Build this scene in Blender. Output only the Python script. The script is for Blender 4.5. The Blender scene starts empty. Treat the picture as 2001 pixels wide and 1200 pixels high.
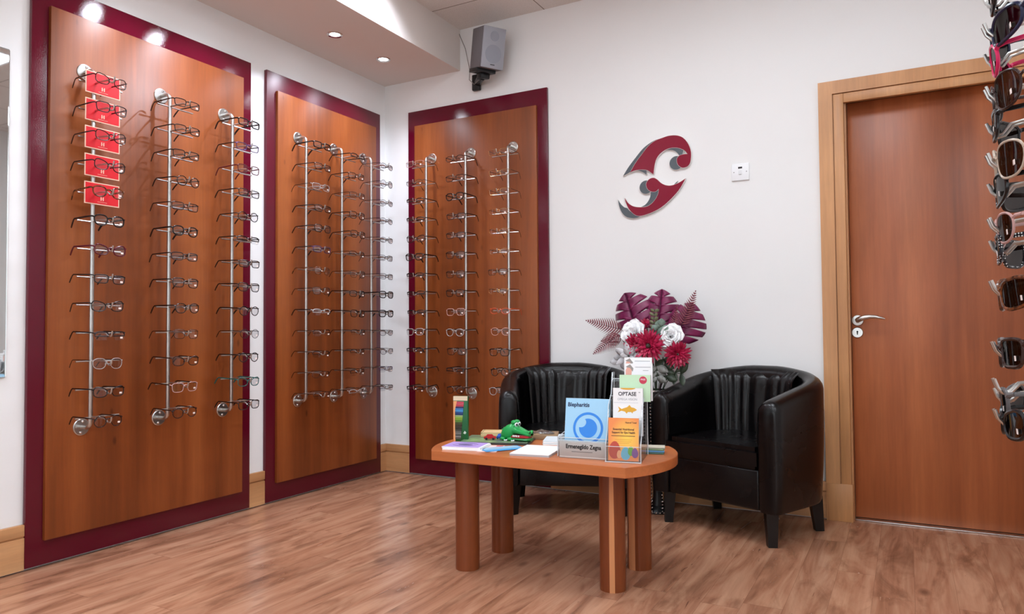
import bpy, bmesh, math, random
from mathutils import Vector, Matrix, Euler
PI = math.pi
SC = bpy.context.scene
COL = SC.collection
random.seed(7)

# ------------------------------------------------------------------ helpers
def srgb(r, g, b):
    def f(c):
        c /= 255.0
        return c / 12.92 if c <= 0.04045 else ((c + 0.055) / 1.055) ** 2.4
    return (f(r), f(g), f(b), 1.0)

class MB:
    """collects shapes into one bmesh"""
    def __init__(self):
        self.bm = bmesh.new()
    def _xf(self, verts, M):
        if M is not None:
            for v in verts: v.co = M @ v.co
    def box(self, x0, x1, y0, y1, z0, z1, bev=0.0, seg=2, M=None):
        t = bmesh.new()
        bmesh.ops.create_cube(t, size=1.0)
        for v in t.verts:
            v.co = Vector(((x0+x1)/2+v.co.x*(x1-x0), (y0+y1)/2+v.co.y*(y1-y0), (z0+z1)/2+v.co.z*(z1-z0)))
        if bev > 0:
            bmesh.ops.bevel(t, geom=t.edges[:], offset=bev, segments=seg, profile=0.5, affect='EDGES')
        self._merge(t, M); return self
    def _merge(self, t, M=None):
        self._xf(t.verts, M)
        m = bpy.data.meshes.new('tmp'); t.to_mesh(m); t.free()
        self.bm.from_mesh(m); bpy.data.meshes.remove(m)
    def tube(self, pts, r, n=8, closed=False, cap=True, flat=None, M=None):
        """tube along pts; r number or list; flat=(a,b) scales section along (side, up)"""
        pts = [Vector(p) for p in pts]; N = len(pts)
        rs = r if isinstance(r, (list, tuple)) else [r]*N
        t = bmesh.new(); rings = []
        prev = None
        for i, p in enumerate(pts):
            if closed: d = pts[(i+1) % N]-pts[i-1]
            else: d = pts[min(i+1, N-1)]-pts[max(i-1, 0)]
            d.normalize()
            if prev is None:
                up = Vector((0, 0, 1)) if abs(d.z) < 0.9 else Vector((0, 1, 0))
                s = d.cross(up).normalized()
            else:
                s = prev-d*prev.dot(d)
                if s.length < 1e-6: s = d.cross(Vector((0, 0, 1)))
                s.normalize()
            prev = s; u = s.cross(d)
            fa, fb = flat if flat else (1, 1)
            rings.append([t.verts.new(p+s*math.cos(2*PI*k/n)*rs[i]*fa+u*math.sin(2*PI*k/n)*rs[i]*fb) for k in range(n)])
        M2 = N if closed else N-1
        for i in range(M2):
            a, b = rings[i], rings[(i+1) % N]
            for k in range(n):
                t.faces.new((a[k], a[(k+1) % n], b[(k+1) % n], b[k]))
        if cap and not closed:
            t.faces.new(rings[0][::-1]); t.faces.new(rings[-1])
        bmesh.ops.recalc_face_normals(t, faces=t.faces[:])
        self._merge(t, M); return self
    def lathe(self, prof, n=24, M=None):
        t = bmesh.new(); rings = []
        for r, z in prof:
            rings.append([t.verts.new((r*math.cos(2*PI*k/n), r*math.sin(2*PI*k/n), z)) for k in range(n)] if r > 1e-6 else [t.verts.new((0, 0, z))])
        for a, b in zip(rings, rings[1:]):
            for k in range(n):
                k2 = (k+1) % n
                q = [a[k % len(a)], a[k2 % len(a)], b[k2 % len(b)], b[k % len(b)]]
                q = list(dict.fromkeys(q))
                if len(q) > 2: t.faces.new(q)
        if len(rings[0]) > 1: t.faces.new(rings[0][::-1])
        if len(rings[-1]) > 1: t.faces.new(rings[-1])
        bmesh.ops.recalc_face_normals(t, faces=t.faces[:])
        self._merge(t, M); return self
    def prism(self, poly, d0, d1, axis='z', M=None, bev=0.0):
        """polygon (list of 2-tuples) extruded from d0 to d1 along axis"""
        t = bmesh.new()
        def mk(a, b, d):
            return {'z': (a, b, d), 'y': (a, d, b), 'x': (d, a, b)}[axis]
        lo = [t.verts.new(mk(a, b, d0)) for a, b in poly]
        hi = [t.verts.new(mk(a, b, d1)) for a, b in poly]
        f1 = t.faces.new(lo); f2 = t.faces.new(hi)
        n = len(poly)
        for i in range(n):
            t.faces.new((lo[i], lo[(i+1) % n], hi[(i+1) % n], hi[i]))
        bmesh.ops.recalc_face_normals(t, faces=t.faces[:])
        if bev > 0:
            es = [e for e in t.edges if len(e.link_faces) == 2 and (f2 in e.link_faces or f1 in e.link_faces)]
            bmesh.ops.bevel(t, geom=es, offset=bev, segments=2, affect='EDGES')
        bmesh.ops.triangulate(t, faces=[f for f in t.faces if len(f.verts) > 4])
        self._merge(t, M); return self
    def grid(self, rows, closed_u=False, M=None):
        """rows: list of lists of points"""
        t = bmesh.new()
        V = [[t.verts.new(p) for p in r] for r in rows]
        for a, b in zip(V, V[1:]):
            n = len(a)
            for k in range(n if closed_u else n-1):
                t.faces.new((a[k], a[(k+1) % n], b[(k+1) % n], b[k]))
        self._merge(t, M); return self
    def ball(self, c, r, sub=2, scale=(1, 1, 1), M=None):
        t = bmesh.new(); bmesh.ops.create_icosphere(t, subdivisions=sub, radius=1)
        for v in t.verts: v.co = Vector(c)+Vector((v.co.x*r*scale[0], v.co.y*r*scale[1], v.co.z*r*scale[2]))
        self._merge(t, M); return self
    def mesh(self, name, mat=None, sharp=35):
        m = bpy.data.meshes.new(name); self.bm.to_mesh(m); self.bm.free()
        for p in m.polygons: p.use_smooth = True
        if sharp: m.set_sharp_from_angle(angle=math.radians(sharp))
        if mat: m.materials.append(mat)
        return m
    def obj(self, name, mat, parent=None, label=None, sharp=35, loc=None, rot=None):
        return link(name, self.mesh(name, mat, sharp), parent, label, loc, rot)

def link(name, mesh, parent=None, label=None, loc=None, rot=None):
    o = bpy.data.objects.new(name, mesh); COL.objects.link(o)
    if parent: o.parent = parent
    if loc: o.location = loc
    if rot: o.rotation_euler = rot
    if label: o['label'] = label
    return o

def thing(name, label, cat, loc=(0, 0, 0), rot=(0, 0, 0), group=None):
    o = bpy.data.objects.new(name, None); COL.objects.link(o)
    o.empty_display_size = 0.02
    o.location = loc; o.rotation_euler = rot
    o['label'] = label; o['category'] = cat
    if group: o['group'] = group
    return o

def tag(o, label, cat, group=None):
    o['label'] = label; o['category'] = cat
    if group: o['group'] = group
    return o

def struct(o):
    o['kind'] = 'structure'; return o

def text(s, size, mat, parent, M, name='lettering', extrude=0.0003, align='LEFT', bold=0.0, width=1.0):
    c = bpy.data.curves.new('txt', 'FONT'); c.body = s; c.size = size; c.extrude = extrude; c.align_x = align; c.offset = bold
    c.resolution_u = 3
    o = bpy.data.objects.new('txt', c); COL.objects.link(o)
    dg = bpy.context.evaluated_depsgraph_get(); dg.update()
    m = bpy.data.meshes.new_from_object(o.evaluated_get(dg))
    bpy.data.objects.remove(o); bpy.data.curves.remove(c)
    m.transform(Matrix.Diagonal((width, 1, 1, 1)))
    m.transform(M)
    m.materials.clear(); m.materials.append(mat)
    return link(name, m, parent)

# ------------------------------------------------------------------ materials
def mat(name, col=None, rough=0.5, metal=0.0, spec=0.5, coat=0.0, emit=None, estr=0.0, trans=0.0, ior=1.45):
    m = bpy.data.materials.new(name); m.use_nodes = True
    b = m.node_tree.nodes['Principled BSDF']
    if col: b.inputs['Base Color'].default_value = col
    b.inputs['Roughness'].default_value = rough
    b.inputs['Metallic'].default_value = metal
    b.inputs['Specular IOR Level'].default_value = spec
    b.inputs['Coat Weight'].default_value = coat
    b.inputs['IOR'].default_value = ior
    b.inputs['Transmission Weight'].default_value = trans
    if emit:
        b.inputs['Emission Color'].default_value = emit; b.inputs['Emission Strength'].default_value = estr
    return m

class NT:
    def __init__(self, m):
        self.t = m.node_tree; self.b = self.t.nodes['Principled BSDF']
    def n(self, typ, **kw):
        x = self.t.nodes.new(typ)
        for k, v in kw.items():
            if k in x.inputs: x.inputs[k].default_value = v
            else: setattr(x, k, v)
        return x
    def l(self, a, b): self.t.links.new(a, b)
    def coord(self, scale=(1, 1, 1), rot=(0, 0, 0), loc=(0, 0, 0)):
        tc = self.n('ShaderNodeTexCoord'); mp = self.n('ShaderNodeMapping')
        mp.inputs['Scale'].default_value = scale; mp.inputs['Rotation'].default_value = rot; mp.inputs['Location'].default_value = loc
        self.l(tc.outputs['Object'], mp.inputs['Vector']); return mp.outputs['Vector']
    def noise(self, vec, scale, detail=4, rough=0.5, dist=0.0):
        x = self.n('ShaderNodeTexNoise'); x.inputs['Scale'].default_value = scale; x.inputs['Detail'].default_value = detail
        x.inputs['Roughness'].default_value = rough; x.inputs['Distortion'].default_value = dist
        self.l(vec, x.inputs['Vector']); return x.outputs['Fac']
    def ramp(self, fac, stops, interp='LINEAR'):
        x = self.n('ShaderNodeValToRGB'); x.color_ramp.interpolation = interp
        e = x.color_ramp.elements
        while len(e) < len(stops): e.new(0.5)
        for i, (p, c) in enumerate(stops):
            e[i].position = p; e[i].color = c if len(c) == 4 else (*c, 1)
        self.l(fac, x.inputs['Fac']); return x.outputs['Color']
    def mix(self, f, a, b, blend='MIX'):
        x = self.n('ShaderNodeMix', data_type='RGBA', blend_type=blend)
        for v, i in ((f, 0), (a, 6), (b, 7)):
            if hasattr(v, 'is_linked') or hasattr(v, 'links'): self.l(v, x.inputs[i])
            else: x.inputs[i].default_value = v
        return x.outputs[2]
    def math(self, op, a, b=None, c=None):
        x = self.n('ShaderNodeMath', operation=op)
        for i, v in enumerate((a, b, c)):
            if v is None: continue
            if hasattr(v, 'links'): self.l(v, x.inputs[i])
            else: x.inputs[i].default_value = v
        return x.outputs[0]
    def bump(self, h, strength=0.1, dist=0.002):
        x = self.n('ShaderNodeBump'); x.inputs['Strength'].default_value = strength; x.inputs['Distance'].default_value = dist
        self.l(h, x.inputs['Height']); self.l(x.outputs['Normal'], self.b.inputs['Normal'])
    def base(self, c): self.l(c, self.b.inputs['Base Color'])

def wood(name, dark, mid, light, grain='z', rough=0.38, knots=True, scale=1.0, spec=0.5, seed=0.0):
    m = mat(name, mid, rough, spec=spec); t = NT(m)
    s = {'z': (1, 1, 0.05), 'x': (0.05, 1, 1), 'y': (1, 0.05, 1)}[grain]
    s2 = {'z': (1, 1, 0.35), 'x': (0.35, 1, 1), 'y': (1, 0.35, 1)}[grain]
    v = t.coord(tuple(q*scale for q in s), loc=(seed, seed*1.7, seed*.6)); v2 = t.coord(tuple(q*scale for q in s2), loc=(seed, seed, seed))
    broad = t.noise(v, 7.0, 3, 0.5, 0.3); fine = t.noise(v, 90.0, 5, 0.65)
    blot = t.noise(v2, 5.0, 4, 0.55, 0.4)
    c = t.ramp(broad, [(0.30, dark), (0.52, mid), (0.72, light)])
    f = t.ramp(fine, [(0.3, (0.72, 0.72, 0.72)), (0.65, (1.08, 1.06, 1.04))])
    c = t.mix(0.45, c, f, 'MULTIPLY')
    bl = t.ramp(blot, [(0.35, (0.78, 0.74, 0.7)), (0.6, (1.06, 1.05, 1.02))])
    c = t.mix(0.5, c, bl, 'MULTIPLY')
    if knots:
        v3 = t.coord({'z': (9, 9, 4.2), 'x': (4.2, 9, 9), 'y': (9, 4.2, 9)}[grain], loc=(seed*3, seed, 0))
        vo = t.n('ShaderNodeTexVoronoi'); vo.inputs['Scale'].default_value = 1.0; t.l(v3, vo.inputs['Vector'])
        k = t.ramp(vo.outputs['Distance'], [(0.035, (0.32, 0.25, 0.2)), (0.10, (1, 1, 1))])
        nz = t.ramp(t.noise(v3, 0.55, 1), [(0.54, (0, 0, 0)), (0.60, (1, 1, 1))])
        kk = t.mix(nz, (1, 1, 1, 1), k)
        c = t.mix(0.75, c, kk, 'MULTIPLY')
    t.base(c); t.bump(fine, 0.05, 0.001)
    return m

def M_wall():
    m = mat('wall_paint', srgb(238, 235, 232), 0.75, spec=0.25); t = NT(m)
    v = t.coord(); n1 = t.noise(v, 1.2, 3); n2 = t.noise(v, 140, 3)
    t.base(t.ramp(n1, [(0.3, srgb(234, 234, 233)), (0.7, srgb(238, 238, 237))]))
    t.bump(n2, 0.06, 0.001); return m
def M_ceiling():
    m = mat('ceiling_tiles', srgb(226, 220, 215), 0.85, spec=0.2); t = NT(m)
    tc = t.n('ShaderNodeTexCoord'); sx = t.n('ShaderNodeSeparateXYZ'); t.l(tc.outputs['Object'], sx.inputs[0])
    def line(o, off):
        f = t.math('FRACT', t.math('DIVIDE', t.math('ADD', o, off), 0.6))
        d = t.math('ABSOLUTE', t.math('SUBTRACT', f, 0.5))
        return t.math('GREATER_THAN', d, 0.4945)
    ln = t.math('MAXIMUM', line(sx.outputs['X'], 0.575+0.05), line(sx.outputs['Y'], 0.3))
    v = t.coord(); n = t.noise(v, 260, 2)
    sp = t.ramp(n, [(0.30, srgb(205, 198, 192)), (0.45, srgb(228, 222, 217))])
    t.base(t.mix(ln, sp, srgb(150, 138, 128))); t.bump(n, 0.15, 0.002); return m
def M_floor():
    m = mat('oak_laminate', srgb(178, 124, 96), 0.30, spec=0.45); t = NT(m)
    tc = t.n('ShaderNodeTexCoord'); sx = t.n('ShaderNodeSeparateXYZ'); t.l(tc.outputs['Object'], sx.inputs[0])
    W, L = 0.125, 1.25
    px = t.math('DIVIDE', sx.outputs['X'], W); ix = t.math('FLOOR', px); fx = t.math('FRACT', px)
    wn = t.n('ShaderNodeTexWhiteNoise', noise_dimensions='1D'); t.l(ix, wn.inputs['W'])
    py = t.math('ADD', t.math('DIVIDE', sx.outputs['Y'], L), t.math('MULTIPLY', wn.outputs['Value'], 7.31))
    iy = t.math('FLOOR', py); fy = t.math('FRACT', py)
    cb = t.n('ShaderNodeCombineXYZ'); t.l(ix, cb.inputs[0]); t.l(iy, cb.inputs[1])
    w2 = t.n('ShaderNodeTexWhiteNoise', noise_dimensions='2D'); t.l(cb.outputs[0], w2.inputs['Vector'])
    # per-plank shifted grain coordinates
    off = t.n('ShaderNodeVectorMath', operation='SCALE'); t.l(w2.outputs['Color'], off.inputs[0]); off.inputs['Scale'].default_value = 13.0
    add = t.n('ShaderNodeVectorMath', operation='ADD'); t.l(tc.outputs['Object'], add.inputs[0]); t.l(off.outputs[0], add.inputs[1])
    def mp(s):
        x = t.n('ShaderNodeMapping'); x.inputs['Scale'].default_value = s; t.l(add.outputs[0], x.inputs['Vector']); return x.outputs['Vector']
    g1 = t.noise(mp((1, 0.13, 1)), 11, 4, 0.55, 1.6); g2 = t.noise(mp((1, 0.045, 1)), 75, 4, 0.6); bl = t.noise(mp((1, 0.26, 1)), 8.5, 4, 0.6, 1.0)
    c = t.ramp(g1, [(0.30, srgb(138, 94, 70)), (0.46, srgb(164, 117, 91)), (0.68, srgb(184, 140, 112))])
    c = t.mix(0.62, c, t.ramp(bl, [(0.33, (0.46, 0.38, 0.33)), (0.50, (1.04, 1.02, 1.01))]), 'MULTIPLY')
    c = t.mix(0.30, c, t.ramp(g2, [(0.3, (0.6, 0.52, 0.46)), (0.6, (1.06, 1.05, 1.04))]), 'MULTIPLY')
    c = t.mix(0.35, c, t.ramp(w2.outputs['Value'], [(0, (0.80, 0.75, 0.72)), (0.5, (1, 0.98, 0.97)), (1, (1.12, 1.08, 1.04))]), 'MULTIPLY')
    # dark streaks, flecks and knots
    st = t.noise(mp((1, 0.20, 1)), 30, 3, 0.7, 1.5)
    c = t.mix(t.ramp(st, [(0.685, (0, 0, 0)), (0.76, (0.85, 0.85, 0.85))]), c, srgb(88, 52, 37))
    vo = t.n('ShaderNodeTexVoronoi'); t.l(mp((6.5, 3.2, 1)), vo.inputs['Vector']); vo.inputs['Scale'].default_value = 1.0
    kn = t.ramp(vo.outputs['Distance'], [(0.05, (1, 1, 1)), (0.16, (0, 0, 0))])
    kn2 = t.mix(1.0, kn, t.ramp(t.noise(mp((6.5, 3.2, 1)), 0.7, 1), [(0.48, (0, 0, 0)), (0.54, (0.8, 0.8, 0.8))]), 'MULTIPLY')
    c = t.mix(kn2, c, srgb(98, 62, 44))
    sm = t.math('MAXIMUM', t.math('LESS_THAN', fx, 0.010), t.math('LESS_THAN', fy, 0.0016))
    c = t.mix(t.math('MULTIPLY', sm, 0.45), c, srgb(92, 58, 42))
    t.base(c)
    t.l(t.ramp(g1, [(0.3, (0.28, 0.28, 0.28)), (0.7, (0.20, 0.20, 0.20))]), t.b.inputs['Roughness'])
    t.bump(g2, 0.05, 0.001); return m
def M_gloss(name, col, rough=0.1, amp=0.25, sc=420):
    m = mat(name, col, rough, spec=0.5); t = NT(m); v = t.coord(); t.bump(t.noise(v, sc, 2), amp, 0.0006); return m
def M_leather():
    m = mat('black_leather', srgb(8, 7, 8), 0.28, spec=0.42); t = NT(m); v = t.coord()
    n = t.noise(v, 5, 3, 0.5, 0.4); f = t.noise(v, 320, 3); w = t.noise(v, 20, 2, 0.5, 0.6)
    t.l(t.ramp(n, [(0.3, (0.24, 0.24, 0.24)), (0.7, (0.30, 0.30, 0.30))]), t.b.inputs['Roughness'])
    t.base(t.ramp(n, [(0.3, srgb(5, 4, 5)), (0.75, srgb(9, 7, 8))]))
    h = t.math('ADD', t.math('ADD', n, t.math('MULTIPLY', f, 0.05)), t.math('MULTIPLY', w, 0.10)); t.bump(h, 0.22, 0.008); return m
def M_glass(name, tint=(1, 1, 1, 1), refl=0.12, rough=0.02):
    m = bpy.data.materials.new(name); m.use_nodes = True; nt = m.node_tree; nt.nodes.clear()
    o = nt.nodes.new('ShaderNodeOutputMaterial'); mx = nt.nodes.new('ShaderNodeMixShader')
    tr = nt.nodes.new('ShaderNodeBsdfTransparent'); tr.inputs[0].default_value = tint
    gl = nt.nodes.new('ShaderNodeBsdfGlossy'); gl.inputs['Roughness'].default_value = rough
    fr = nt.nodes.new('ShaderNodeLayerWeight'); fr.inputs[0].default_value = 0.18
    mu = nt.nodes.new('ShaderNodeMath'); mu.operation = 'MULTIPLY_ADD'; mu.inputs[1].default_value = 0.55; mu.inputs[2].default_value = refl
    nt.links.new(fr.outputs[0], mu.inputs[0]); nt.links.new(mu.outputs[0], mx.inputs[0])
    nt.links.new(tr.outputs[0], mx.inputs[1]); nt.links.new(gl.outputs[0], mx.inputs[2]); nt.links.new(mx.outputs[0], o.inputs[0])
    return m
def M_leaf(name, c1, c2, rough=0.45, sc=30):
    m = mat(name, c1, rough); t = NT(m); v = t.coord(); t.base(t.ramp(t.noise(v, sc, 3), [(0.35, c1), (0.65, c2)])); return m

MT = {}
MT['wall'] = M_wall(); MT['ceil'] = M_ceiling(); MT['floor'] = M_floor()
MT['plaster'] = mat('soffit_paint', srgb(226, 218, 212), 0.8, spec=0.2)
MT['veneer'] = wood('cherry_veneer', srgb(104, 50, 19), srgb(140, 72, 31), srgb(158, 87, 42), 'z', 0.36)
MT['door'] = wood('door_veneer', srgb(128, 66, 34), srgb(160, 88, 50), srgb(176, 102, 60), 'z', 0.34, knots=False, seed=3.1)
MT['frame_wood'] = wood('light_beech', srgb(182, 128, 82), srgb(200, 146, 98), srgb(212, 160, 112), 'z', 0.4, knots=False)
MT['base_wood'] = wood('baseboard_beech', srgb(182, 130, 86), srgb(200, 150, 104), srgb(212, 164, 118), 'x', 0.42, knots=False)
MT['base_wood_y'] = wood('baseboard_beech_side', srgb(182, 130, 86), srgb(200, 150, 104), srgb(212, 164, 118), 'y', 0.42, knots=False)
MT['table'] = wood('table_cherry', srgb(172, 96, 52), srgb(194, 112, 62), srgb(206, 126, 74), 'x', 0.3, knots=False, seed=1.3)
MT['table_leg_shaded'] = wood('table_leg_cherry_shaded', srgb(94, 43, 20), srgb(120, 59, 28), srgb(138, 74, 37), 'z', 0.3, knots=False, seed=2.2)  # cherry darkened so the legs carry the shade of light from above
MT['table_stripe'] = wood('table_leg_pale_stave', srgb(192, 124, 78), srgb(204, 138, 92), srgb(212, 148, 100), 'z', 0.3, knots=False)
MT['burg'] = M_gloss('burgundy_gloss', srgb(92, 8, 32), 0.07, 0.45, 300)
MT['burg_satin'] = M_gloss('burgundy_satin', srgb(90, 9, 30), 0.30, 0.10)
MT['burg_sign'] = M_gloss('burgundy_acrylic', srgb(134, 22, 50), 0.08, 0.45, 300)
MT['grey_sign'] = mat('slate_grey_acrylic', srgb(84, 92, 98), 0.3)
MT['white_edge'] = mat('white_acrylic_edge', srgb(232, 226, 222), 0.4)
MT['steel'] = mat('satin_steel', srgb(196, 194, 190), 0.28, metal=1.0)
MT['steel_dark'] = mat('dark_steel', srgb(120, 118, 116), 0.3, metal=1.0)  # darker steel for the mirror back and switch screws
MT['chrome'] = mat('polished_chrome', srgb(225, 222, 220), 0.08, metal=1.0)
MT['leather'] = M_leather()
MT['black_wood'] = mat('black_stained_wood', srgb(14, 12, 12), 0.35)
MT['black'] = mat('black_plastic', srgb(16, 16, 18), 0.35)
MT['white_plastic'] = mat('white_plastic', srgb(238, 240, 242), 0.3)
MT['paper'] = mat('white_paper', srgb(240, 240, 240), 0.6)
MT['clear'] = M_glass('clear_acrylic', (0.97, 0.98, 0.98, 1), 0.05)
MT['clear_edge'] = mat('acrylic_edge', srgb(205, 212, 216), 0.15)
MT['lens'] = M_glass('spectacle_lens', (0.93, 0.93, 0.94, 1), 0.04)
MT['lens_sun'] = M_glass('sunglass_lens', (0.16, 0.14, 0.13, 1), 0.06)
MT['lens_brown'] = M_glass('brown_sunglass_lens', (0.24, 0.15, 0.10, 1), 0.06)
MT['sticker'] = mat('price_sticker', srgb(246, 232, 226), 0.5)
MT['mirror'] = mat('mirror_glass', srgb(225, 228, 228), 0.02, metal=1.0)
MT['speaker_grey'] = mat('speaker_grille', srgb(158, 160, 168), 0.5)
MT['speaker_side'] = mat('speaker_cabinet', srgb(108, 106, 110), 0.45)

def C(name, r, g, b, rough=0.45, **k):
    if name not in MT: MT[name] = mat(name, srgb(r, g, b), rough, **k)
    return MT[name]

# ------------------------------------------------------------------ room shell
XR, YF, ZC = 4.3, -5.7, 2.78
SX, SZ = 0.59, 2.5227          # soffit along the side wall
def sbox(name, m, *a, **k): return struct(MB().box(*a, **k).obj(name, m))
sbox('floor', MT['floor'], -0.1, XR+0.1, YF-0.1, 0.2, -0.1, 0.0)
sbox('ceiling', MT['ceil'], -0.1, XR+0.1, YF-0.1, 0.2, ZC, ZC+0.1)
sbox('wall_left', MT['wall'], -0.1, 0.0, YF-0.1, 0.1, 0, ZC)
DX0, DX1, DZ = 2.762, 3.532, 1.995      # door opening
struct(MB().box(-0.1, DX0-0.02, 0, 0.1, 0, ZC).box(DX0-0.02, DX1+0.02, 0, 0.1, DZ+0.02, ZC).box(DX1+0.02, XR+0.1, 0, 0.1, 0, ZC).obj('wall_back', MT['wall']))
sbox('wall_right', MT['wall'], XR, XR+0.1, YF-0.1, 0.1, 0, ZC)
WX0, WX1, WZ0, WZ1 = 0.9, 3.7, 0.35, 2.35        # unseen shop window added behind the camera to light the room from the front
struct(MB().box(-0.1, WX0, YF-0.1, YF, 0, ZC).box(WX1, XR+0.1, YF-0.1, YF, 0, ZC).box(WX0, WX1, YF-0.1, YF, 0, WZ0).box(WX0, WX1, YF-0.1, YF, WZ1, ZC).obj('wall_front', MT['wall']))
wn_ = link('added_window_1', None); struct(wn_)
wf = MB().box(WX0, WX0+0.05, YF-0.08, YF-0.02, WZ0, WZ1).box(WX1-0.05, WX1, YF-0.08, YF-0.02, WZ0, WZ1).box(WX0, WX1, YF-0.08, YF-0.02, WZ0, WZ0+0.05).box(WX0, WX1, YF-0.08, YF-0.02, WZ1-0.05, WZ1)
wf.box((WX0+WX1)/2-0.025, (WX0+WX1)/2+0.025, YF-0.08, YF-0.02, WZ0, WZ1).obj('added_window_frame', MT['white_plastic'], wn_)
MB().box(WX0+0.05, WX1-0.05, YF-0.055, YF-0.05, WZ0+0.05, WZ1-0.05).obj('added_window_pane', MT['clear'], wn_)
wl = bpy.data.lights.new('added_daylight', 'AREA'); wl.shape = 'RECTANGLE'; wl.size = WX1-WX0; wl.size_y = WZ1-WZ0; wl.energy = 40; wl.color = (0.88, 0.94, 1.0)  # area lamp outside the added window, brightens the back wall
wo = bpy.data.objects.new('added_daylight', wl); COL.objects.link(wo); wo.location = ((WX0+WX1)/2, YF-0.25, (WZ0+WZ1)/2); wo.rotation_euler = (PI/2, 0, 0)
sbox('trim_1', MT['plaster'], 0.0, SX, YF, 0.0, SZ, ZC)          # dropped soffit
# baseboards
def bb_y(y0, y1, name):
    o = MB().box(0.0, 0.016, y0, y1, 0.006, 0.128).box(0.0, 0.011, y0, y1, 0.128, 0.134).box(0.0, 0.018, y0, y1, 0.134, 0.178, 0.002).obj(name, MT['base_wood_y']); return struct(o)
def bb_x(x0, x1, name):
    o = MB().box(x0, x1, -0.016, 0.0, 0.006, 0.128).box(x0, x1, -0.011, 0.0, 0.128, 0.134).box(x0, x1, -0.018, 0.0, 0.134, 0.178, 0.002).obj(name, MT['base_wood']); return struct(o)
bb_y(YF, -2.2065, 'baseboard_left'); bb_y(-1.130, -1.0245, 'baseboard_left'); bb_y(-0.0757, 0.0, 'baseboard_left')
bb_x(0.016, 0.2055, 'baseboard_back'); bb_x(1.1966, 2.644, 'baseboard_back'); bb_x(3.652, XR, 'baseboard_back')
# door
dr = link('door_1', None); struct(dr); dr.location = (DX0, 0.07, 0)
dl = MB().box(0.002, DX1-DX0-0.002, 0.0, 0.044, 0.008, DZ-0.003, 0.001).obj('door_leaf', MT['door'], dr)
hb = thing('door_handle', 'x', 'x'); del hb['label'], hb['category']; hb.parent = dr; hb.location = (0.028, 0, 0.942)
MB().lathe([(0.025, 0), (0.026, 0.004), (0.024, 0.008), (0.012, 0.009), (0.010, 0.04), (0.0, 0.04)], 28, Matrix.Rotation(PI/2, 4, 'X')).obj('handle_rose', MT['steel'], hb)
MB().tube([(0, -0.03, 0), (0.002, -0.042, 0.001), (0.012, -0.05, 0.006), (0.03, -0.053, 0.013), (0.055, -0.053, 0.0165), (0.08, -0.053, 0.015), (0.105, -0.053, 0.009), (0.118, -0.053, 0.005)],
          [0.011, 0.012, 0.0125, 0.012, 0.010, 0.0085, 0.006, 0.003], 14).obj('handle_lever', MT['steel'], hb)
kp = MB().lathe([(0.025, 0), (0.026, 0.004), (0.023, 0.008), (0.0, 0.008)], 28, Matrix.Rotation(PI/2, 4, 'X')).obj('keyhole_plate', MT['steel'], dr, loc=(0.026, 0, 0.884))
MB().lathe([(0.0042, 0.0), (0.0042, 0.0092), (0, 0.0092)], 14, Matrix.Translation((0, 0, 0.004)) @ Matrix.Rotation(PI/2, 4, 'X')).box(-0.0026, 0.0026, -0.0092, 0, -0.010, 0.004).obj('keyhole', MT['black'], kp)
# door frame: architrave with a groove, jambs
fr = link('trim_2', None); struct(fr)
AX0, AX1, AZ = 2.644, DX1+0.118, 2.086
def arch(x0, x1, z1, t, name):      # outer/inner band as three boards
    w = 0.062
    MB().box(x0, x0+w, -t, 0.0, 0, z1).obj(name, MT['frame_wood'], fr)
    MB().box(x1-w, x1, -t, 0.0, 0, z1).obj(name, MT['frame_wood'], fr)
    MB().box(x0+w, x1-w, -t, 0.0, z1-w, z1).obj(name, MT['frame_wood'], fr)
def arch2(name):
    x0, x1, z1, w, t = AX0+0.066, AX1-0.066, AZ-0.066, 0.044, 0.020
    MB().box(x0, x0+w, -t, 0.0, 0, z1, 0.003).box(x0-0.005, x0, -0.008, 0, 0, z1+0.004).obj(name, MT['frame_wood'], fr)
    MB().box(x1-w, x1, -t, 0.0, 0, z1, 0.003).box(x1, x1+0.005, -0.008, 0, 0, z1+0.004).obj(name, MT['frame_wood'], fr)
    MB().box(x0+w, x1-w, -t, 0.0, z1-w, z1, 0.003).box(x0, x1, -0.008, 0, z1, z1+0.004).obj(name, MT['frame_wood'], fr)
arch(AX0, AX1, AZ, 0.022, 'architrave'); arch2('architrave_bead')
MB().box(AX0+0.006, DX0-0.003, -0.026, -0.001, 0, 0.175, 0.002).obj('plinth_block', MT['frame_wood'], fr)
MB().box(DX1+0.003, AX1-0.006, -0.026, -0.001, 0, 0.175, 0.002).obj('plinth_block', MT['frame_wood'], fr)
MB().box(DX0-0.02, DX0, 0.0, 0.1, 0, DZ).obj('jamb', MT['frame_wood'], fr)
MB().box(DX1, DX1+0.02, 0.0, 0.1, 0, DZ).obj('jamb', MT['frame_wood'], fr)
MB().box(DX0-0.02, DX1+0.02, 0.0, 0.1, DZ, DZ+0.02).obj('jamb_head', MT['frame_wood'], fr)
MB().box(DX0, DX1, 0.03, 0.12, 0.0, 0.006, 0.002).obj('threshold_strip', MT['steel'], fr)

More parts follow.
